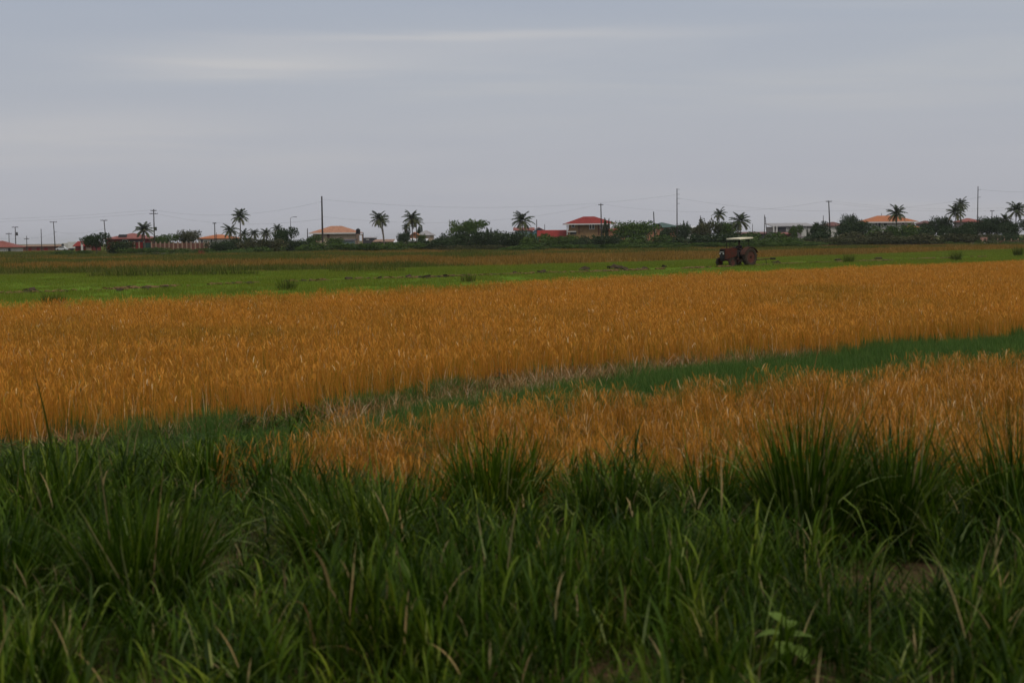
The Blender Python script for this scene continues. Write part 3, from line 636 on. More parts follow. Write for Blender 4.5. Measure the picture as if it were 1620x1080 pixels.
hr, hc, hd, hdep = house('two_storey_house', 'two storey tan house with bright red hip roof and white fascia', 'house', 902, 965, 353.5, 342.5, 410, 12, M_tan, M_roofred, 'hip',
      [(904, 355, 909.5, 360), (932, 354.3, 936.1, 363), (936.3, 354.3, 940.5, 363), (949, 355.5, 953.5, 362)], [(902, 366, 912, 371, M_dgrey), (915, 356, 917, 370, M_brick), (946, 354.5, 948, 372, M_brick)], 1.7, 3.2,
      cols=[(897, 354, 372, .3, .9), (970, 354, 372, .3, .9), (964, 354, 362, .25, .9)], fascia=M_trim)
z1 = P(900, 366.5, hd).z
MB().box((P(904, 366, hd).x-hc.x, -hdep/2-.75, z1), (2.6, 1.4, .25)).build('balcony', M_trim, hr)
z1 = P(968, 362, hd).z
MB().box((P(966, 361, hd).x-hc.x, -hdep/2-.75, z1), (2.2, 1.4, .7)).build('balcony', M_trim, hr)
house('annex', 'small orange red annex at the right foot of the tan house', 'annex', 962, 976, 364, 361.5, 398, 5, M_orange, M_roofred, 'shed')
house('village_house', 'grey roofed orange house peeping out right of the tan house', 'house', 974, 990, 358.5, 353.5, 450, 9, M_orange, M_roofgrey, 'hip')
house('village_house', 'orange house under a wide dark green roof', 'house', 1027, 1074, 359.5, 352, 420, 12, M_orange, M_roofgreen, 'hip', [(1050, 361, 1053, 366), (1058, 361, 1062, 366)], [(1067, 361, 1071, 372, M_brick)], 1.0)
house('village_house', 'pale house glimpsed between dark trees right of the tall slim pole', 'house', 1090, 1106, 360.5, 357, 440, 8, M_white, M_rooftin, 'hip')
house('long_shed', 'long low brown roofed shed above the tractor canopy', 'shed', 1172, 1216, 369.5, 366.8, 470, 10, M_dgrey, M_roofbrown, 'gable')
house('village_house', 'grey house with open veranda and flat sloping zinc roof', 'house', 1224, 1286, 357.5, 352.5, 400, 11, M_greyw, M_roofgrey, 'shed', [(1244, 360, 1247, 365), (1270, 358, 1276, 361)], [(1231, 360, 1243, 367, M_dgrey), (1268, 361.5, 1283, 374, M_white)], .6, cols=[(1223, 358, 372, .35, .9), (1228, 358, 372, .3, .9)])
house('shed', 'low shed with pinkish roof in front of the grey veranda house', 'shed', 1236, 1253, 370, 367.5, 380, 5, M_brick, M_roofpink, 'shed')
house('village_house', 'white house under a maroon brown roof behind the bare crossarm pole', 'house', 1307, 1338, 357, 351, 420, 9, M_white, M_roofbrown, 'hip', [(1318, 358, 1321, 361)])
hr, hc, hd, hdep = house('village_house', 'white house with bright orange stepped roof behind a palm at right', 'house', 1376, 1446, 350.5, 341, 400, 12, M_white, M_rooforg, 'hip',
      [(1384, 352, 1388, 357), (1397, 352.5, 1404, 358), (1411, 352, 1414, 356), (1426, 351.5, 1431, 356), (1437, 352, 1441, 357)], [(1390, 351.5, 1393, 360, M_dgrey)], 1.0, 5, fascia=M_trim)
house('annex', 'small orange roofed annex at the right end of the white orange roofed house', 'annex', 1440, 1454, 360, 356, 392, 5, M_white, M_rooforg, 'hip')
house('village_house', 'dark brown roofed house between round dark trees at right', 'house', 1461, 1478, 353.5, 349, 430, 8, M_greyw, M_roofbrown, 'hip')
house('village_house', 'faded red roofed grey house beneath the tall pole at right', 'house', 1524, 1553, 350.5, 345, 420, 9, M_greyw, M_roofpink, 'hip', [(1530, 351.5, 1533, 354)])
# little pump house at the field edge
g = P(1556, 384, 330); rt = empty('pump_house', (g.x, 330, 0)); tag(rt, 'tiny pinkish pump house on a pale plinth at the field edge', 'hut')
MB().box((0, 0, .35), (1.4, 1.4, .7)).build('plinth', M_trim, rt)
MB().box((0, 0, 1.25), (1.3, 1.2, 1.1)).build('wall', wm('pink render', (.48, .27, .22)), rt)
MB().box((0, 0, 1.86), (1.5, 1.4, .1)).build('roof', M_conc, rt)
MB().box((0.1, -.63, 1.15), (.5, .06, .8)).build('door', M_brick, rt)
fence('boundary_fence', 'low brown rail fence at the far right field edge', 1578, 1632, 381, 387, 332, wm('rust rail', (.16, .07, .05)), M_conc, 6, .2, .5)
fence('boundary_wall', 'low pale concrete wall left of the pump house', 1536, 1551, 384.5, 387, 331, M_greyw, M_conc, 3, .2, .1, 'wall')
fence('boundary_wall', 'low pale kerb wall at the scrub edge right of the veranda house', 1281, 1309, 388, 390, 300, M_conc, M_conc, 4, .2, .05, 'wall')

# water tank tower
g = P(569.5, 370.5, 392); rt = empty('water_tower', (g.x, 392, 0)); tag(rt, 'black water tank standing on a tall concrete frame', 'water tower')
zt = g.z; mpx = 392/F
MB().box((0, 0, zt-.1), (10*mpx, 1.8, .25)).build('platform', M_conc, rt)
MB().lathe([(.55, 0), (.6, .1), (.6, 1.15), (.5, 1.35), (.2, 1.48), (.2, 1.56)], (-.5, 0, zt+.03), n=20).build('tank', M_black, rt, smooth=False)
for sx_ in (-1, 1):
    for sy in (-1, 1):
        MB().box((sx_*4.2*mpx, sy*.7, (zt-.225)/2), (.26, .26, zt-.225)).build('leg', M_conc, rt)
MB().box((0, -.7, zt*.55), (8*mpx, .15, .2)).build('brace', M_conc, rt)
for px in (563.5, 575):
    o_ = MB().box(((px-569.5)*mpx, -.7, zt/2+.25), (.16, .16, zt+.5)).build('post', M_wood, rt)
g = P(1041, 358.8, 408); rt = empty('water_tank', (g.x, 408, 0)); tag(rt, 'black water tank on a stand before the dark green roof', 'water tank')
MB().lathe([(.7, 0), (.75, .08), (.75, .7), (.5, .85)], (0, 0, g.z), n=20).build('tank', M_black, rt)
MB().box((0, 0, g.z-.08), (1.7, 1.6, .14)).build('platform', M_conc, rt)
for sx_ in (-1, 1):
    for sy in (-1, 1): MB().box((sx_*.7, sy*.65, (g.z-.15)/2), (.18, .18, g.z-.15)).build('leg', M_conc, rt)

# the white lorry parked far left
g = P(107, 400, 520); rt = empty('parked_lorry', (g.x, 520, 0)); tag(rt, 'white lorry parked at the left among red sheds', 'lorry')
M_tyre = surf('tyre rubber', (.02, .019, .018), .9, .2, 5)
MB().box((-.7, 0, 1.7), (2.0, 2.3, 2.0), bev=.15).build('cab', M_white, rt)
MB().box((-1.35, -.02, 2.0), (.9, 2.34, .8)).build('window', M_glass, rt)
MB().box((1.6, 0, 1.9), (2.4, 2.4, 2.4), bev=.05).build('cargo_box', M_trim, rt)
MB().box((.3, 0, .72), (5, 1.6, .25)).build('chassis', M_metal, rt)
for x in (-1.2, 1.6):
    for y in (-1, 1): MB().lathe([(.3, -.14), (.48, -.12), (.48, .12), (.3, .14)], (x, y*1.0, .48), 'Y', 18).build('wheel', M_tyre, rt)
g = P(100, 401, 500); rt = empty('parked_car', (g.x-.4, 500, 0)); tag(rt, 'small pale car parked beside the white lorry', 'car')
mb = MB(); pr = [(-2, .35), (-2, .85), (-1.2, 1.0), (-.6, 1.45), (.8, 1.45), (1.4, .98), (2, .9), (2, .35)]
mb.poly([(x, -.8, z) for x, z in pr]+[(x, .8, z) for x, z in pr], [tuple(range(8)), tuple(range(15, 7, -1))]+[(i, (i+1) % 8, (i+1) % 8+8, i+8) for i in range(8)])
mb.build('body', M_rooftin, rt)
MB().poly([(-1.0, -.81, 1.02), (-.55, -.81, 1.38), (.75, -.81, 1.38), (1.2, -.81, 1.02)], [(0, 1, 2, 3)]).build('window', M_glass, rt)
for x in (-1.25, 1.25):
    for y in (-.75, .75): MB().lathe([(.2, -.1), (.32, -.09), (.32, .09), (.2, .1)], (x, y, .32), 'Y', 16).build('wheel', M_tyre, rt)

# ------------------------------------------------------------------ poles and wires
poles = {}
def pole(key, x, yt, d, label, r=.13, arms=(), xb=None, box=None, lamp=False, ins=(), cat='utility pole', name='utility_pole'):
    t = P(x, yt, d); xb_ = P(xb, 390, d).x if xb else t.x
    root = empty(name, (xb_, d, 0)); tag(root, label, cat, 'utility poles across the village'); dx = t.x-xb_
    MB().tube([(0, 0, -.3), (dx*.5, 0, t.z*.5), (dx, 0, t.z)], [r, r*.85, r*.65], 10).build('shaft', M_wood, root)
    ends = []
    for (ya, hw) in arms:
        z = P(x, ya, d).z; xx = dx*z/t.z
        a = MB().box((xx, -.16, z), (2*hw, .12, .14)).build('crossarm', M_wood, root)
        for q in (-.9, -.45, .45, .9): MB().lathe([(.05, 0), (.07, .05), (.04, .1), (.06, .15), (.03, .2)], (xx+q*hw, -.16, z+.07), n=8).build('insulator', M_metal, a)
        ends.append((t.x-dx+xx, d-.16, z+.25))
    for ya in ins:
        z = P(x, ya, d).z
        MB().box((dx*z/t.z+.35, 0, z), (.7, .07, .07)).build('insulator_arm', M_metal, root); ends.append((t.x+.7, d, z))
    if box:
        z = P(x, box, d).z; MB().lathe([(.26, -.5), (.3, -.45), (.3, .4), (.2, .5)], (dx*z/t.z+.45, 0, z), n=14).build('transformer', M_metal, root)
    if lamp:
        MB().tube([(dx, 0, t.z-.1), (dx+.4, 0, t.z+.25), (dx+1.1, 0, t.z+.3)], .05, 8).build('lamp_arm', M_metal, root)
        MB().box((dx+1.3, 0, t.z+.28), (.9, .35, .14), bev=.04).build('lamp_head', M_metal, root)
    if not ends: ends.append((t.x, d, t.z-.2))
    poles[key] = ends; return root
pole('a', 14, 368, 440, 'first short pole from the left edge, rising behind the red roofed house', arms=[(370, .9)])
pole('b', 24, 358.5, 420, 'pole with crossarm and transformer near the left edge', .15, [(359.6, .95)], box=370)
pole('c', 42, 373, 450, 'short thin pole third from the left edge', arms=[(378, .8)])
pole('d', 65, 362, 440, 'plain thin pole between the short thin pole and the leaning T pole', .13)
pole('e', 84.5, 350.5, 400, 'T shaped pole with wide crossarm above the rusty shed', .15, [(351.5, 1.0)], xb=87.5, ins=(367,))
pole('f', 164.5, 348, 390, 'leaning T shaped pole rising behind the dark left tree', .16, [(348.8, .95)], xb=169)
pole('g', 243, 331, 380, 'pole with two crossarms right of the left palm', .18, [(333.5, .8), (338.3, 1.1)], box=362)
pole('h', 280, 366, 400, 'very short pole between the two rounded trees left', .12)
pole('i', 339.5, 352, 400, 'pole standing over the orange red roof at left', .17, [(353.5, .5)])
pole('j', 342.4, 368, 395, 'little pole stub beside the pole over the orange red roof', .1)
pole('k', 459.5, 345, 390, 'thin street light with a flat lamp left of the cream house', .09, lamp=True, cat='street lamp', name='street_lamp')
pole('l', 486.3, 361.5, 370, 'short pole just left of the cream house', .15)
pole('m', 509, 310.5, 330, 'tall thick bare pole in front of the cream house', .24, xb=510.6)
pole('n', 849, 347, 420, 'pole behind the light blue gabled house', .16)
pole('o', 861.7, 355, 440, 'short pole right of the light blue gabled house', .12)
pole('p', 950.5, 322, 400, 'pole with crossarm behind the red roof of the tan house', .2, [(324.2, .7)], xb=952)
pole('q', 1034, 335, 400, 'leaning pole rising from the dark green roof', .2, xb=1036.5)
pole('r', 1071, 298.5, 350, 'tallest slim pole with side insulators beside the green roofed house', .15, ins=(299.5, 307.5, 314, 322))
pole('s', 1108, 341, 400, 'short pole in the trees right of the tallest slim pole', .14)
pole('t', 1190.5, 354, 430, 'thin pole above the tractor canopy', .1)
pole('u', 1209.5, 340, 390, 'pole with a slanting strut beside the veranda house', .13)
pole('v', 1210.5, 343, 391, 'slanting strut pole leaning on its neighbour beside the veranda house', .13, xb=1215)
pole('w', 1302.5, 341, 420, 'thin short pole left of the crossarm pole behind the maroon roof', .12)
pole('x', 1311, 317.5, 390, 'dark crossarm pole above the maroon roofed house', .2, [(319, .8)], xb=1314)
pole('y', 1394.5, 337, 420, 'short thin pole over the bright orange roof', .1)
pole('z', 1547.3, 295, 350, 'tallest pole at the right over the faded red roof', .14, ins=(300, 312))
pole('zz', 1569.5, 333, 420, 'short pole right of the tallest right hand pole', .13, [(334, .6)])
def wire(a, b, sag, label, r=.012):
    a = Vector(a); b = Vector(b); pts = [a.lerp(b, t/24)-Vector((0, 0, sag*4*(t/24)*(1-t/24))) for t in range(25)]
    o = MB().tube(pts, r, 5).build('power_cable', M_metal); tag(o, label, 'power cable', 'power cables strung between the poles'); return o
PW = lambda k, i=0, dz=0, dx=0: Vector(poles[k][i])+Vector((dx, 0, dz))
off = lambda px, py, d: P(px, py, d)
W_ = [(off(-60, 351.5, 400), PW('g', 1), .5, 'cable crossing the sky from the left edge to the double crossarm pole'),
      (off(-60, 347.5, 400), PW('g', 0), .5, 'upper cable from the left edge to the double crossarm pole'),
      (off(-60, 372, 420), PW('c', 0), .5, 'low cable over the red roofed house at the left edge'),
      (PW('c'), PW('e', 1), .5, 'low cable between the short thin pole and the T shaped pole'),
      (PW('e', 1), PW('f', 0, -2.5), .8, 'cable sagging between the two T shaped poles'),
      (PW('g', 1), PW('m', 0, -5.0), 2.0, 'lower cable from the double crossarm pole to the tall thick pole'),
      (PW('g', 0), PW('m', 0, -1.0), 2.2, 'upper cable from the double crossarm pole to the tall thick pole'),
      (PW('m', 0, -4.5), PW('p', 0), 3.0, 'lower cable from the tall thick pole to the crossarm pole behind the red roof'),
      (PW('m', 0, -.5), PW('r', 1), 2.5, 'upper cable from the tall thick pole to the tallest slim pole'),
      (PW('p', 0), PW('x', 0), 2.6, 'cable from the crossarm pole behind the red roof to the one above the maroon roof'),
      (PW('r', 2), PW('z', 1), 3.2, 'cable between the tallest slim pole and the tallest right hand pole'),
      (PW('x', 0), off(1680, 322, 380), 1.8, 'cable from the crossarm pole above the maroon roof to the right edge'),
      (PW('x', 0, -.6, .4), off(1680, 326, 380), 1.8, 'second lower cable running from the maroon roof pole to the right edge'),
      (PW('z', 0), off(1700, 300, 350), .6, 'short cable from the tallest right hand pole out of the photo')]
for a, b, s, lb in W_: wire(a, b, s, lb)

# ------------------------------------------------------------------ trees
M_trunk = surf('palm trunk', (.12, .10, .085), .9, .3, 2)
M_bark = surf('tree bark', (.09, .07, .055), .9, .3, 3)
M_frond = blade_mat('palm frond', [(0, (.028, .04, .016)), (.5, (.045, .065, .024)), (.85, (.09, .09, .04)), (1, (.16, .12, .06))], transl=.2, rough=.5)
LEAFS = {
 'dark': blade_mat('dark foliage', [(0, (.014, .026, .010)), (.5, (.028, .048, .018)), (.9, (.05, .08, .028)), (1, (.08, .10, .04))], [(.3, (.7, .75, .75)), (.6, (1, 1, 1)), (.8, (1.3, 1.2, 1.1))], .25, .6, .2),
 'mid': blade_mat('mid foliage', [(0, (.025, .048, .010)), (.5, (.055, .095, .020)), (.9, (.09, .135, .03)), (1, (.13, .15, .05))], [(.3, (.7, .75, .75)), (.6, (1, 1, 1)), (.8, (1.3, 1.2, 1.1))], .25, .6, .2),
 'olive': blade_mat('olive foliage', [(0, (.03, .035, .014)), (.5, (.055, .06, .026)), (.9, (.09, .085, .04)), (1, (.14, .11, .06))], [(.3, (.7, .75, .75)), (.6, (1, 1, 1)), (.8, (1.3, 1.2, 1.1))], .25, .6, .2)}
def leaf_cloud(name, lobes, n, size, mat):
    """many leaf sprays in a set of lobes (x, y, z, rx, ry, rz), denser towards the shell"""
    vol = np.array([l[3]*l[4]*l[5] for l in lobes]); pk = rng.choice(len(lobes), n, p=vol/vol.sum()); L_ = np.array(lobes)[pk]
    v = rng.normal(0, 1, (n, 3)); v /= np.linalg.norm(v, axis=1)[:, None]; rad = rng.random(n)**.38
    rad *= 1+.18*np.sin(v[:, 0]*5+L_[:, 0]*3)*np.sin(v[:, 2]*6)
    c = L_[:, :3]+v*rad[:, None]*L_[:, 3:]; c[:, 2] = np.maximum(c[:, 2], size*.3)
    a = rng.normal(0, 1, (n, 3)); a /= np.linalg.norm(a, axis=1)[:, None]; b = np.cross(a, rng.normal(0, 1, (n, 3))); b /= np.linalg.norm(b, axis=1)[:, None]
    s = size*rng.uniform(.5, 1.3, n)[:, None]
    lo = np.percentile(c, 1, 0); hi = np.percentile(c, 99, 0); c[:, :2] = (c[:, :2]-(lo+hi)[:2]/2)/((hi-lo)[:2]/2)*.97; c[:, 2] = c[:, 2]/hi[2]*.97
    V = np.stack([c-a*s, c-b*s*.45, c+a*s, c+b*s*.5], 1).reshape(-1, 3); Q = np.arange(n*4).reshape(-1, 4)
    r = np.repeat(np.clip(rng.normal(.5, .22, n)+(pk % 3-1)*.08, 0, 1), 4)
    return V, Q, np.zeros((0, 3), int), r
def crown_mesh(kind, leaf, seed):
    rg = random.Random(seed); L_ = []
    if kind == 'round':
        for i in range(9):
            a = rg.uniform(0, 6.28); q = rg.uniform(.1, .55); s = rg.uniform(.24, .42)
            L_.append((q*math.cos(a), q*math.sin(a), rg.uniform(.42, .78), s, s, s*rg.uniform(.5, .8)))
        n, sz = 3200, .055
    elif kind == 'bush':
        for i in range(9):
            a = rg.uniform(0, 6.28); q = rg.uniform(.0, .75); s = rg.uniform(.22, .36)
            L_.append((q*math.cos(a), q*math.sin(a), rg.uniform(.15, .68)*(1-.35*q), s, s, s*rg.uniform(.7, 1.)))
        n, sz = 3400, .06
    elif kind == 'flat':
        for i in range(38):
            a = rg.uniform(0, 6.28); q = rg.uniform(.1, .8); s = rg.uniform(.2, .32)
            L_.append((q*math.cos(a), q*math.sin(a), rg.uniform(.64, .9) if i < 22 else rg.uniform(.15, .6), s, s, s*.5))
        n, sz = 5000, .05
    else:                                               # loose, spiky
        for i in range(12):
            a = rg.uniform(0, 6.28); q = rg.uniform(.1, .7); s = rg.uniform(.10, .22)
            L_.append((q*math.cos(a), q*math.sin(a), rg.uniform(.2, .9), s, s, s*1.2))
        n, sz = 1300, .07
    return ribbon_mesh('crown', [leaf_cloud('c', L_, n, sz, None)], LEAFS[leaf])
CR = {(k, l): [crown_mesh(k, l, 17*i+3) for i in range(2 if k != 'flat' else 1)] for k in ('round', 'bush', 'flat', 'loose') for l in ('dark', 'mid', 'olive')}
def trunk_mesh(kind, seed):
    rg = random.Random(seed); mb = MB()
    def lp(h, r): return [(rg.uniform(-.03, .03), rg.uniform(-.03, .03), h*t/3) for t in range(4)]
    mb.tube([(0, 0, -.02), (.02, .01, .2), (-.01, 0, .42)], [.045, .034, .028], 8)
    for i in range(6):
        a = i*1.05+rg.uniform(-.3, .3); e = rg.uniform(.3, .6)
        mb.tube([(0, 0, rg.uniform(.12, .38)), (.4*e*math.cos(a), .4*e*math.sin(a), .45), (e*math.cos(a), e*math.sin(a), rg.uniform(.6, .85))], [.02, .014, .006], 6)
    bmesh.ops.recalc_face_normals(mb.bm, faces=mb.bm.faces)
    me = bpy.data.meshes.new('trunk'); mb.bm.to_mesh(me); mb.bm.free(); me.materials.append(M_bark); return me
TR = [trunk_mesh('t', i) for i in range(3)]
tcount = [0]
def tree(x0, x1, yt, d, kind, leaf, label, name=None, cat=None, group='trees and bushes before the village', dz=None):
    tcount[0] += 1; i = tcount[0]
    a = P(x0, yt, d); b = P(x1, yt, d); w_ = (b.x-a.x)/2; h = P((x0+x1)/2, yt, d).z
    nm = name or ('bush' if kind == 'bush' else 'broadleaf_tree'); ct = cat or ('bush' if kind == 'bush' else 'tree')
    root = empty(nm, ((a.x+b.x)/2, d, 0)); tag(root, label, ct, group)
    dy = w_*random.uniform(.8, 1.1) if w_ < h*1.5 else h*1.3
    w_ *= 1.2 if kind == 'bush' else 1.06
    sc = (w_, dy, h*(1.02 if kind == 'bush' else 1.03))
    cs = CR[(kind, leaf)]; c = link('crown', cs[i % len(cs)], root); c.scale = sc; c.rotation_euler.z = 0 if i % 2 else math.pi
    t = link('trunk', TR[i % 3], root); t.scale = (min(w_, h)*1.0, min(w_, h)*1.0, h)
    return root
T_ = tree
# left
T_(131, 173, 369.5, 300, 'round', 'dark', 'dark spreading tree in front of the red sheds at left')
T_(170, 206, 381, 295, 'bush', 'dark', 'dark low bush right of the left spreading tree')
T_(84, 140, 396, 290, 'bush', 'mid', 'long low bush below the white lorry')
T_(196, 262, 392, 292, 'bush', 'mid', 'low green bush below the red panel fence')
T_(243, 285, 371, 385, 'round', 'mid', 'rounded green tree behind the brick wall, left one')
T_(283, 314, 365, 385, 'round', 'olive', 'rounded olive tree behind the brick wall, right one')
T_(262, 330, 393, 290, 'bush', 'mid', 'low bush at the foot of the brick wall')
T_(328, 362, 381.5, 300, 'bush', 'dark', 'dark bush below the white orange roofed house at left')
T_(352, 398, 376, 310, 'bush', 'dark', 'dark bush under the tallest left hand palm')
T_(385, 442, 378, 305, 'bush', 'olive', 'olive dark thicket under the row of small palms')
T_(434, 470, 361, 320, 'round', 'dark', 'tall rounded dark tree right of the small palms')
T_(452, 483, 379, 310, 'bush', 'dark', 'dark bush right of the tall rounded tree')
T_(486, 509, 372.5, 360, 'round', 'mid', 'small round tree at the left corner of the cream house')
T_(516, 541, 376.5, 350, 'round', 'mid', 'small round tree in front of the cream house')
T_(474, 545, 384, 300, 'bush', 'mid', 'low hedge below the cream house')
T_(540, 605, 385, 300, 'bush', 'mid', 'low hedge below the water tank tower')
T_(600, 665, 384.5, 300, 'bush', 'mid', 'low hedge below the white tin roofs')
T_(628, 648, 369, 385, 'round', 'dark', 'small dark tree left of the orange house')
T_(637, 649, 358, 400, 'loose', 'dark', 'thin dark tree beneath the tall palm left of centre')
T_(661, 673, 371, 385, 'round', 'mid', 'small green tree before the orange house')
T_(660, 668, 357, 460, 'round', 'dark', 'tiny pointed treetop over the grey hip roof')
T_(655, 712, 379, 310, 'bush', 'dark', 'dark bush right of the white tin roofs')
T_(686, 724, 371, 325, 'bush', 'dark', 'dark bush left of the flat topped tree')
T_(712, 767, 349.5, 330, 'flat', 'mid', 'wide flat topped tree with gaps in its crown')
T_(706, 762, 367, 322, 'bush', 'dark', 'dark undergrowth beneath the flat topped tree')
T_(752, 792, 366, 330, 'bush', 'dark', 'dark bush right of the flat topped tree')
T_(766, 778, 361.5, 350, 'loose', 'dark', 'little twin treetop right of the flat topped tree')
T_(786, 832, 366.5, 325, 'bush', 'dark', 'dark bush at the foot of the lone centre palm, left side')
T_(826, 866, 370, 320, 'bush', 'mid', 'green bush at the foot of the lone centre palm, right side')
T_(858, 912, 373.5, 315, 'bush', 'mid', 'green hedge below the red roofed outbuilding')
T_(905, 950, 374, 310, 'bush', 'dark', 'dark hedge below the tan house, left half')
T_(940, 982, 372, 312, 'bush', 'dark', 'dark hedge below the tan house, right half')
T_(953, 964, 347, 390, 'loose', 'dark', 'thin young tree in front of the tan house wall')
T_(972, 1038, 351, 320, 'round', 'mid', 'broad rounded green tree right of the tan house')
T_(984, 1052, 372, 312, 'bush', 'mid', 'bush under the broad rounded tree')
T_(700, 790, 388, 290, 'bush', 'olive', 'low olive scrub under the flat topped tree')
T_(800, 900, 387, 285, 'bush', 'mid', 'low green scrub before the red roofed outbuilding')
T_(900, 1010, 386, 285, 'bush', 'mid', 'low green scrub before the tan house')
T_(1045, 1070, 360, 385, 'round', 'dark', 'dark small tree in front of the green roofed house')
T_(1068, 1094, 355, 370, 'round', 'dark', 'dark tree at the right end of the green roofed house')
T_(1078, 1088, 351, 380, 'loose', 'dark', 'spindly treetop beside the tallest slim pole')
T_(1094, 1126, 347, 370, 'loose', 'olive', 'ragged bare topped tree right of the tallest slim pole')
T_(1098, 1142, 352, 360, 'round', 'olive', 'olive tree beneath the smaller right centre palm')
T_(1130, 1168, 352, 360, 'round', 'mid', 'green tree between the two right centre palms')
T_(1040, 1110, 373, 320, 'bush', 'dark', 'dark low bush below the orange green roofed house')
T_(1100, 1180, 370, 330, 'bush', 'dark', 'dark bush behind the tractor canopy')
T_(1165, 1232, 368, 330, 'bush', 'mid', 'green bush right of the tractor canopy')
T_(1205, 1262, 376, 310, 'bush', 'mid', 'green scrub below the veranda house')
T_(1010, 1130, 384, 290, 'bush', 'mid', 'long low green scrub left of the tractor')
T_(1130, 1290, 383, 290, 'bush', 'mid', 'long low green scrub behind the tractor')
T_(1249, 1269, 357, 380, 'round', 'mid', 'green tree in front of the veranda house')
T_(1272, 1282, 363, 375, 'loose', 'dark', 'spindly plant against the white wall of the veranda house')
T_(1284, 1308, 351.5, 360, 'round', 'dark', 'dark tree between the veranda house and the maroon roof')
T_(1330, 1358, 340.5, 370, 'round', 'dark', 'tall dark tree right of the maroon roof')
T_(1282, 1336, 361, 340, 'bush', 'dark', 'dark thicket below the maroon roof')
T_(1326, 1378, 350, 345, 'round', 'dark', 'dark broad tree left of the bright orange roof')
T_(1318, 1400, 367, 325, 'bush', 'olive', 'olive thicket left of the bright orange roofed house')
T_(1280, 1345, 377, 312, 'bush', 'olive', 'brownish scrub at the field edge below the maroon roof')
T_(1370, 1412, 359, 340, 'bush', 'mid', 'green bush below the bright orange roofed house')
T_(1400, 1450, 356, 340, 'bush', 'mid', 'green bush under the palm at the bright orange roof')
T_(1455, 1478, 351, 370, 'round', 'dark', 'small dark round tree left of the larger dome')
T_(1471, 1507, 343.5, 365, 'round', 'dark', 'dome shaped dark tree left of the twin palms')
T_(1444, 1500, 358, 345, 'bush', 'dark', 'dark thicket below the dome shaped tree')
T_(1492, 1540, 358, 340, 'bush', 'dark', 'dark thicket under the twin palms')
T_(1520, 1562, 350, 350, 'round', 'dark', 'dark tree below the faded red roof')
T_(1545, 1588, 344, 355, 'round', 'dark', 'broad dark tree under the short right hand pole')
T_(1576, 1632, 349, 350, 'round', 'dark', 'dark tree at the right edge under the palms')
T_(1340, 1430, 374, 318, 'bush', 'olive', 'brownish field edge scrub in the right half')
T_(1425, 1520, 370, 320, 'bush', 'olive', 'brownish field edge scrub below the twin palms')
T_(1515, 1580, 371, 335, 'bush', 'olive', 'brownish scrub behind the pump house')
T_(1570, 1640, 368, 340, 'bush', 'dark', 'dark scrub behind the rail fence at the right edge')
X, Y = grid(-150, 150, 255, 400, 3.4)
k = infr(X, Y, 10) & (Y > f_scrub(X)+2+10*vnoise(X, Y, 12, 61)) & (Y < f_scrub(X)+75) & (rng.random(len(X)) < .25+.75*vnoise(X, Y, 10, 62))
k &= ~(X < -.255*Y)
SCR = []
for i in range(6):
    V_, Q_, T2, r_2 = leaf_cloud('s', [(rng.uniform(-.5, .5), rng.uniform(-.5, .5), rng.uniform(.2, .6), .5, .5, .4) for _ in range(5)], 420, .12, None)
    SCR.append(ribbon_mesh('scrub_%d' % i, [(V_*np.array([2.6, 2.6, 1.5]), Q_, T2, r_2)], LEAFS['mid' if i % 3 else 'olive']))
scatter('scrub', pts3(X[k], Y[k]), SCR, 'belt of low green scrub along the foot of the village trees', 'scrub', .6, 1.15, 31, zscale=((.45+.9*vnoise(X, Y, 9, 63))*np.clip(1+(X/Y+.16)*9, .4, 1))[k])
# red weed and small scrub spots on the rough land
g = G(318, 406); tag(link('weed_clump', tuft('weed_clump', 60, .5, .8, 1.6, .07, surf('russet weed', (.20, .045, .03)), .4, .4, 4), loc=(g.x, g.y, 0)), 'russet weed on the rough land below the brick wall', 'weed', 'weeds on the rough land')
for (px, py, h, w_, lb) in [(30, 412, 1.4, 90, 'dark green weeds at the left edge of the rough land'), (330, 436, .9, 160, 'dark green weeds along the far rim of the green paddy, left'), (735, 402, 1.6, 70, 'dark weed tuft before the flat topped tree'), (1075, 400, 1.5, 60, 'dark weed tuft left of the tractor'), (855, 397, 1.6, 80, 'dark green weeds before the red outbuilding'), (200, 438, .9, 120, 'dark green weeds at the far rim of the green paddy, far left'), (580, 430, .8, 120, 'dark green weeds at the far rim of the green paddy, centre')]:
    g = G(px, py); hw = w_/F*g.y/2; n = 520; b = np.stack([rng.uniform(-hw, hw, n), rng.uniform(-.9, .9, n), np.zeros(n)], 1)
    me = ribbon_mesh('weed_clump', [ribbons(b, rng.uniform(0, 6.28, n), rng.uniform(.3, 1, n)*h*(1-.5*(b[:, 0]/hw)**2), rng.uniform(.04, .09, n), np.abs(rng.normal(0, .4, n)), rng.uniform(0, .8, n), 3)], M_wgreen)
    tag(link('weed_clump', me, loc=(g.x, g.y, 0)), lb, 'weed', 'weeds on the rough land')

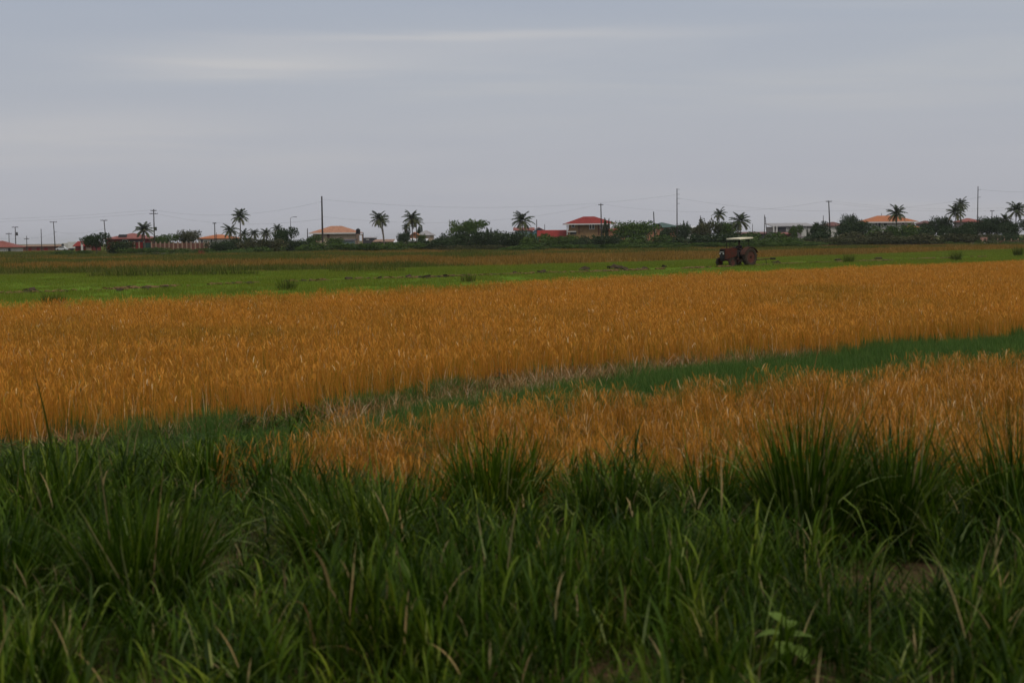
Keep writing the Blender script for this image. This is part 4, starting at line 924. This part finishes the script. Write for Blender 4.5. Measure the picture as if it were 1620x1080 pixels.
# palms
def frond_parts(n_f, L0, seed, up=1.0):
    rg = np.random.default_rng(seed); Vs = []; Qs = []; Rs = []; o = 0
    for i in range(n_f):
        az = i*2.399+rg.uniform(-.25, .25); e = math.radians(82-115*(i/n_f)**.85)+rg.normal(0, .08)
        L = L0*rg.uniform(.85, 1.1); S = 9; p = np.zeros(3); d = np.array([math.cos(az), math.sin(az), 0]); pts = [p.copy()]; dirs = []
        for s in range(S):
            th = e-1.15*(s/S)**1.3; dr = d*math.cos(th)+np.array([0, 0, math.sin(th)]); dirs.append(dr); p = p+dr*L/S; pts.append(p.copy())
        sd = np.array([-math.sin(az), math.cos(az), 0]); rv = np.clip(.75*(i/n_f)+rg.normal(.1, .1), 0, 1)
        for s in range(S):
            a, b = pts[s], pts[s+1]; q = sd*.04*L0/3
            Vs.append(np.array([a-q, a+q, b+q, b-q])); Qs.append(np.arange(4)[None]+o); o += 4; Rs += [rv]*4
            if s == 0: continue
            ll = L*.235*math.sin(math.pi*min(.97, (s+.6)/(S+.6)))**.6
            for t in (0, .33, .66):
                m = a+(b-a)*t
                for sgn in (-1, 1):
                    dirn = sd*sgn*.8+dirs[s]*.55+np.array([0, 0, -.45+rg.normal(0, .15)]); dirn /= np.linalg.norm(dirn)
                    e2 = m+dirn*ll; wv = dirs[s]*.075*L0/3
                    Vs.append(np.array([m-wv, m+wv, e2+wv*.4, e2-wv*.4])); Qs.append(np.arange(4)[None]+o); o += 4; Rs += [rv]*4
    return np.concatenate(Vs), np.concatenate(Qs), np.zeros((0, 3), int), np.array(Rs)
FR = [ribbon_mesh('crown', [frond_parts(25, 3.0, s)], M_frond) for s in range(5)]
pc = [0]
def palm(x, yc, rpx, d, label, xb=None, yb=None, bend=0.0):
    pc[0] += 1; c = P(x, yc, d); xb_ = P(xb, 390, d).x if xb else c.x+random.uniform(-.2, .2)
    root = empty('coconut_palm', (xb_, d, 0)); tag(root, label, 'palm', 'coconut palms in the village'); dx = c.x-xb_; z = c.z
    pts = [(dx*(t/6)**1.5+bend*math.sin(math.pi*t/6), 0, z*t/6-.05) for t in range(7)]
    MB().tube(pts, [.22, .17, .15, .14, .13, .12, .12], 8).build('trunk', M_trunk, root, smooth=True)
    cr = link('crown', FR[pc[0] % 5], root, (dx, 0, z)); s = rpx*d/F/2.05; cr.scale = (s, s, s); cr.rotation_euler.z = pc[0]*1.3
    return root
palm(228, 364, 13, 350, 'stout palm in front of the red warehouse at left')
palm(380, 343, 12, 370, 'tallest palm of the left hand cluster')
palm(364, 365, 11, 350, 'bushy palm just left of the tallest left cluster palm')
palm(386, 371, 8, 380, 'small palm directly beneath the tallest left cluster palm')
palm(402, 370, 8.5, 380, 'small palm in the middle of the left row')
palm(421, 370, 9, 375, 'wider small palm near the right end of the left row')
palm(439, 363, 8, 385, 'small high palm at the right end of the left row')
palm(599.5, 346, 12.5, 350, 'curved palm left of centre above the rusty tan roof', xb=607, bend=.25)
palm(604, 349, 9, 355, 'slimmer palm behind the curved palm left of centre', xb=608.5)
palm(651.5, 345, 13, 370, 'tall straight palm over the small orange house', xb=653)
palm(658.5, 352, 9, 385, 'shorter palm behind the tall one over the small orange house')
palm(643, 359, 6, 400, 'little drooping palm left of the tall one over the orange house')
palm(826, 349, 15, 350, 'lone palm in the centre of the village')
palm(1138, 339, 9.5, 380, 'smaller palm of the pair right of centre')
palm(1171, 350, 14.5, 350, 'larger palm of the pair, above the tractor')
palm(1148, 357, 6, 390, 'tiny palm top between the pair right of centre')
palm(1419, 338, 13, 370, 'palm in front of the bright orange roof')
palm(1512, 336, 13, 360, 'left and nearer one of the twin palms at right')
palm(1520, 324, 10.5, 365, 'right and taller one of the twin palms at right')
palm(1590, 348, 10, 355, 'low palm near the right edge')
palm(1608, 333, 14, 350, 'big palm at the right edge')
palm(1290.5, 357, 5, 385, 'tiny palm top over the white wall of the veranda house')

# ------------------------------------------------------------------ tractor
M_tred = surf('faded red tractor paint', (.065, .020, .014), .8, .45, 2.2, dirt=(.04, .03, .022))
M_tdark = surf('oily black iron', (.022, .02, .019), .6, .3, 6)
M_rim = surf('red wheel rim', (.08, .028, .02), .8, .4, 5, dirt=(.05, .04, .032))
M_dust = surf('dusty mudguard', (.075, .035, .026), .85, .4, 5, dirt=(.05, .038, .03))
M_mudtyre = surf('muddy tyre', (.045, .033, .025), .95, .4, 5)
M_canopy = surf('cream canopy', (.70, .64, .50), .6, .12, 2)
tg = G(1162, 421.5); TZ = R(180+40)
tr = empty('farm_tractor', (tg.x, tg.y, 0), TZ); tag(tr, 'old red tractor with a cream canopy standing in the green paddy', 'tractor')
tr.scale = (1.1, 1.1, 1.1)
def wheel(x, y, rad, wid, lugs):
    wb = MB(); n = 28; wb.lathe([(rad*.62, -wid*.42), (rad*.86, -wid/2), (rad*.97, -wid*.4), (rad, 0), (rad*.97, wid*.4), (rad*.86, wid/2), (rad*.62, wid*.42), (rad*.60, 0), (rad*.62, -wid*.42)], (0, 0, 0), 'Y', n, cap=False)
    for i in range(lugs):
        a = 2*math.pi*i/lugs; sg = 1 if i % 2 else -1
        b = bmesh.new(); bmesh.ops.create_cube(b, size=1); bmesh.ops.scale(b, vec=(.06, wid*.52, .07), verts=b.verts)
        m = Matrix.Rotation(a, 4, 'Y') @ Matrix.Translation((0, sg*wid*.23, rad)) @ Matrix.Rotation(sg*.5, 4, 'Z')
        bmesh.ops.transform(b, matrix=m, verts=b.verts); wb.add(b)
    w_ = empty('wheel', (x, y, rad)); w_.parent = tr
    wb.build('tyre', M_mudtyre, w_)
    rb = MB().lathe([(rad*.6, -wid*.3), (rad*.63, -wid*.36), (rad*.55, -wid*.3), (rad*.22, -wid*.12), (rad*.2, wid*.12), (rad*.55, wid*.3), (rad*.63, wid*.36), (rad*.6, wid*.3)], (0, 0, 0), 'Y', 24)
    rb.build('rim', M_rim, w_)
    MB().lathe([(rad*.16, -wid*.3), (rad*.16, wid*.3)], (0, 0, 0), 'Y', 12).build('hub', M_tdark, w_)
for y in (-.72, .72): wheel(-.95, y, .72, .40, 24)
for y in (-.66, .66): wheel(1.02, y, .34, .20, 16)
# hood: stepped profile along x
mb = MB(); pr = [(1.42, .56), (1.42, 1.36), (1.34, 1.42), (.2, 1.44), (-.05, 1.36), (-.05, .80), (1.0, .62)]
hw = .27
mb.poly([(x, -hw, z) for x, z in pr]+[(x, hw, z) for x, z in pr], [tuple(range(7)), tuple(range(13, 6, -1))]+[(i, (i+1) % 7, (i+1) % 7+7, i+7) for i in range(7)])
bmesh.ops.bevel(mb.bm, geom=mb.bm.edges[:], offset=.04, segments=2, affect='EDGES')
mb.build('hood', M_tred, tr)
gr = MB().box((1.44, 0, .98), (.06, .50, .74), bev=.015).build('grille', M_tdark, tr)
for i in range(7): MB().box((1.475, 0, .67+.07*i), (.02, .42, .015)).build('grille_bar', M_metal, gr)
MB().box((1.48, 0, 1.14), (.02, .34, .05)).build('badge_plate', M_trim, tr)
for y in (-.17, .17): MB().lathe([(.055, 0), (.06, .03), (.03, .045)], (1.475, y, 1.02), 'X', 14).build('headlight', M_trim, tr)
MB().box((.9, 0, .60), (1.1, .34, .26), bev=.03).box((.0, 0, .78), (1.0, .36, .36), bev=.03).box((-.75, 0, .80), (.7, .42, .42), bev=.04).build('engine_block', M_tdark, tr)
MB().tube([(1.02, -.58, .36), (1.02, -.3, .46), (1.02, 0, .5), (1.02, .3, .46), (1.02, .58, .36)], .05, 8).build('front_axle', M_tred, tr)
MB().tube([(-.95, -.66, .72), (-.95, .66, .72)], .09, 10).build('rear_axle', M_tdark, tr)
for s in (-1, 1):                                        # mudguards over the rear wheels
    vs = []; fs = []; na = 10
    for i in range(na+1):
        a = R(15+140*i/na); x = -.95+.86*math.cos(a); z = .72+.86*math.sin(a)*.93
        vs += [(x, s*.46, z), (x, s*.94, z)]
    for i in range(na): fs.append((2*i, 2*i+1, 2*i+3, 2*i+2))
    mb = MB().poly(vs, fs)
    vs2 = [(-.95+.86*math.cos(R(15+140*i/na)), s*.465, .72+.80*math.sin(R(15+140*i/na))) for i in range(na+1)]+[(-1.6, s*.465, .8), (-.25, s*.465, .8)]
    mb.poly(vs2, [tuple(range(len(vs2)))])
    o = mb.build('mudguard', M_dust, tr); md = o.modifiers.new('thick', 'SOLIDIFY'); md.thickness = .02
MB().tube([(1.05, .12, 1.30), (1.05, .12, 1.95), (1.0, .12, 2.02)], [.03, .03, .035], 10).build('exhaust_pipe', M_tdark, tr)
MB().box((-.62, 0, 1.06), (.42, .46, .1), bev=.03).box((-.84, 0, 1.27), (.08, .44, .36), bev=.03).build('seat', M_tdark, tr)
mb = MB(); mb.tube([(.02, 0, 1.1), (-.12, 0, 1.45)], .025, 8)
pts = [(-.12+.05*math.sin(a)*1.0+.0, .2*math.cos(a), 1.46+.19*math.sin(a)*.55) for a in [2*math.pi*i/18 for i in range(19)]]
mb.tube(pts, .015, 6, cap=False).tube([(-.12, -.2, 1.46), (-.12, .2, 1.46)], .012, 6); mb.build('steering_wheel', M_tdark, tr)
for x, y in ((.02, -.45), (.02, .45), (-1.15, -.45), (-1.15, .45)):
    MB().tube([(x, y, .9), (x, y, 2.10 if x > -1 else 2.19)], .022, 8).build('canopy_post', M_tdark, tr)
MB().box((-.62, 0, 2.2), (1.62, 1.35, .06), bev=.02, ry=R(3)).box((-.62, -.66, 2.17), (1.62, .03, .07), ry=R(3)).box((-.62, .66, 2.17), (1.62, .03, .07), ry=R(3)).box((.19, 0, 2.135), (.03, 1.3, .07)).box((-1.43, 0, 2.215), (.03, 1.3, .07)).build('canopy', M_canopy, tr)
MB().box((-.15, -.34, .52), (.45, .22, .04), bev=.01).box((-.15, .34, .52), (.45, .22, .04), bev=.01).tube([(-.15, -.32, .52), (-.15, -.15, .75)], .02, 6).tube([(-.15, .32, .52), (-.15, .15, .75)], .02, 6).build('footplate', M_tdark, tr)
MB().tube([(-1.2, -.25, .55), (-1.9, -.35, .42)], .035, 8).tube([(-1.2, .25, .55), (-1.9, .35, .42)], .035, 8).build('lower_link', M_tdark, tr)
# levelling bar it trails
ag = P(1196, 413, tg.y+1.6); bg_ = P(1224, 409, tg.y+2.2)
rt = empty('levelling_bar', (ag.x, ag.y, 0)); tag(rt, 'long dark bar reaching out behind the tractor', 'farm implement')
MB().tube([(-.5, -.2, .5), (0, 0, .52), (bg_.x-ag.x-.3, .5, .62)], .05, 8).build('bar', surf('rusty brown steel', (.10, .06, .03), .8), rt)
MB().box((bg_.x-ag.x-.1, .5, .6), (.5, .12, .16), bev=.02).build('bar_end', M_tdark, rt)
MB().tube([((bg_.x-ag.x)*.55, .3, .57), ((bg_.x-ag.x)*.6, .3, 0)], .03, 6).build('leg', M_tdark, rt)

# ------------------------------------------------------------------ driver
M_skin = surf('dark brown skin', (.075, .04, .027), .6, .1, 6)
M_shirt = surf('dark shirt cloth', (.012, .014, .022), .9, .3, 8)
M_trou = surf('grey brown trousers', (.05, .045, .045), .9, .3, 8)
pr_ = empty('person', (tg.x, tg.y, 0), TZ); tag(pr_, 'driver in dark clothes seated on the tractor holding the steering wheel', 'person'); pr_.scale = (1.1, 1.1, 1.1)
def skinned(name, verts, edges, radii, mat, parent, root=0, sub=2):
    me = bpy.data.meshes.new(name); me.from_pydata(verts, edges, []); o = link(name, me, parent)
    me.materials.append(mat); sm_ = o.modifiers.new('skin', 'SKIN')
    for i, r in enumerate(radii):
        me.skin_vertices[0].data[i].radius = (r, r) if not isinstance(r, tuple) else r
        me.skin_vertices[0].data[i].use_root = (i == root)
    ss = o.modifiers.new('sub', 'SUBSURF'); ss.levels = sub; ss.render_levels = sub
    return o
bx, bz = -.62, 1.16                                      # hips on the seat, facing +x
V = [(bx, 0, bz), (bx+.02, 0, bz+.22), (bx+.05, 0, bz+.44), (bx+.07, 0, bz+.54), (bx+.09, 0, bz+.62), (bx+.10, 0, bz+.72), (bx+.09, 0, bz+.80)]
Rr = [(.15, .13), (.15, .11), (.17, .11), .055, (.075, .085), (.078, .095), .06]
Ed = [(i, i+1) for i in range(6)]
VS2 = list(V); 
def chain(parent_i, pts, rads):
    i0 = parent_i
    for p, r in zip(pts, rads): VS2.append(p); Rr.append(r); Ed.append((i0, len(VS2)-1)); i0 = len(VS2)-1
    return i0
hands = []
for s in (-1, 1):
    h = chain(2, [(bx+.05, s*.19, bz+.42), (bx+.15, s*.26, bz+.18), (-.24, s*.20, 1.43), (-.16, s*.19, 1.46)], [.055, .042, .03, .03]); hands.append(h)
    for j in range(4):                                    # four fingers hooked over the rim, and a thumb at the side
        yy = s*(.165+.016*j); chain(h, [(-.125, yy, 1.485-.002*j), (-.095+.003*j, yy, 1.455)], [.010, .008])
    chain(h, [(-.15, s*.155, 1.45), (-.13, s*.15, 1.44)], [.011, .009])
    k_ = chain(0, [(bx+.05, s*.10, bz-.01), (bx+.44, s*.17, bz+.03), (bx+.48, s*.24, bz-.42), (bx+.50, s*.28, bz-.58), (bx+.64, s*.28, bz-.61)], [.095, .062, .042, .04, .032])
skinned('body', VS2, Ed, Rr, M_skin, pr_)
skinned('shirt', [(bx, 0, bz-.02), (bx+.02, 0, bz+.22), (bx+.05, 0, bz+.45), (bx+.05, -.20, bz+.42), (bx+.13, -.27, bz+.22), (bx+.05, .20, bz+.42), (bx+.13, .27, bz+.22)],
        [(0, 1), (1, 2), (2, 3), (3, 4), (2, 5), (5, 6)], [(.18, .15), (.175, .135), (.19, .13), .075, .062, .075, .062], M_shirt, pr_)
skinned('trousers', [(bx, 0, bz-.02), (bx+.05, .10, bz-.01), (bx+.44, .17, bz+.03), (bx+.48, .24, bz-.40), (bx+.05, -.10, bz-.01), (bx+.44, -.17, bz+.03), (bx+.48, -.24, bz-.40)],
        [(0, 1), (1, 2), (2, 3), (0, 4), (4, 5), (5, 6)], [(.165, .14), .115, .08, .065, .115, .08, .065], M_trou, pr_)
hm = MB(); b = bmesh.new(); bmesh.ops.create_uvsphere(b, u_segments=16, v_segments=10, radius=1)
for v in b.verts: v.co = Vector((bx+.08+v.co.x*.105, v.co.y*.088, bz+.775+max(v.co.z, -.35)*.10))
hm.add(b); hm.build('cap', M_shirt, pr_, smooth=True)
# face: nose, ears, eyes are tiny meshes on the head
fc = MB().tube([(bx+.185, 0, bz+.71), (bx+.205, 0, bz+.675)], [.010, .016], 6)
for s in (-1, 1): fc.lathe([(.012, -.008), (.022, 0), (.012, .008)], (bx+.10, s*.088, bz+.69), 'Y', 8)
fc.build('nose_and_ears', M_skin, pr_)
for s in (-1, 1): MB().lathe([(.006, -.004), (.011, 0), (.006, .004)], (bx+.178, s*.032, bz+.715), 'X', 8).build('eye', M_trim, pr_)
MB().box((bx+.18, 0, bz+.642), (.012, .045, .008)).build('mouth', surf('lips', (.06, .02, .018)), pr_)
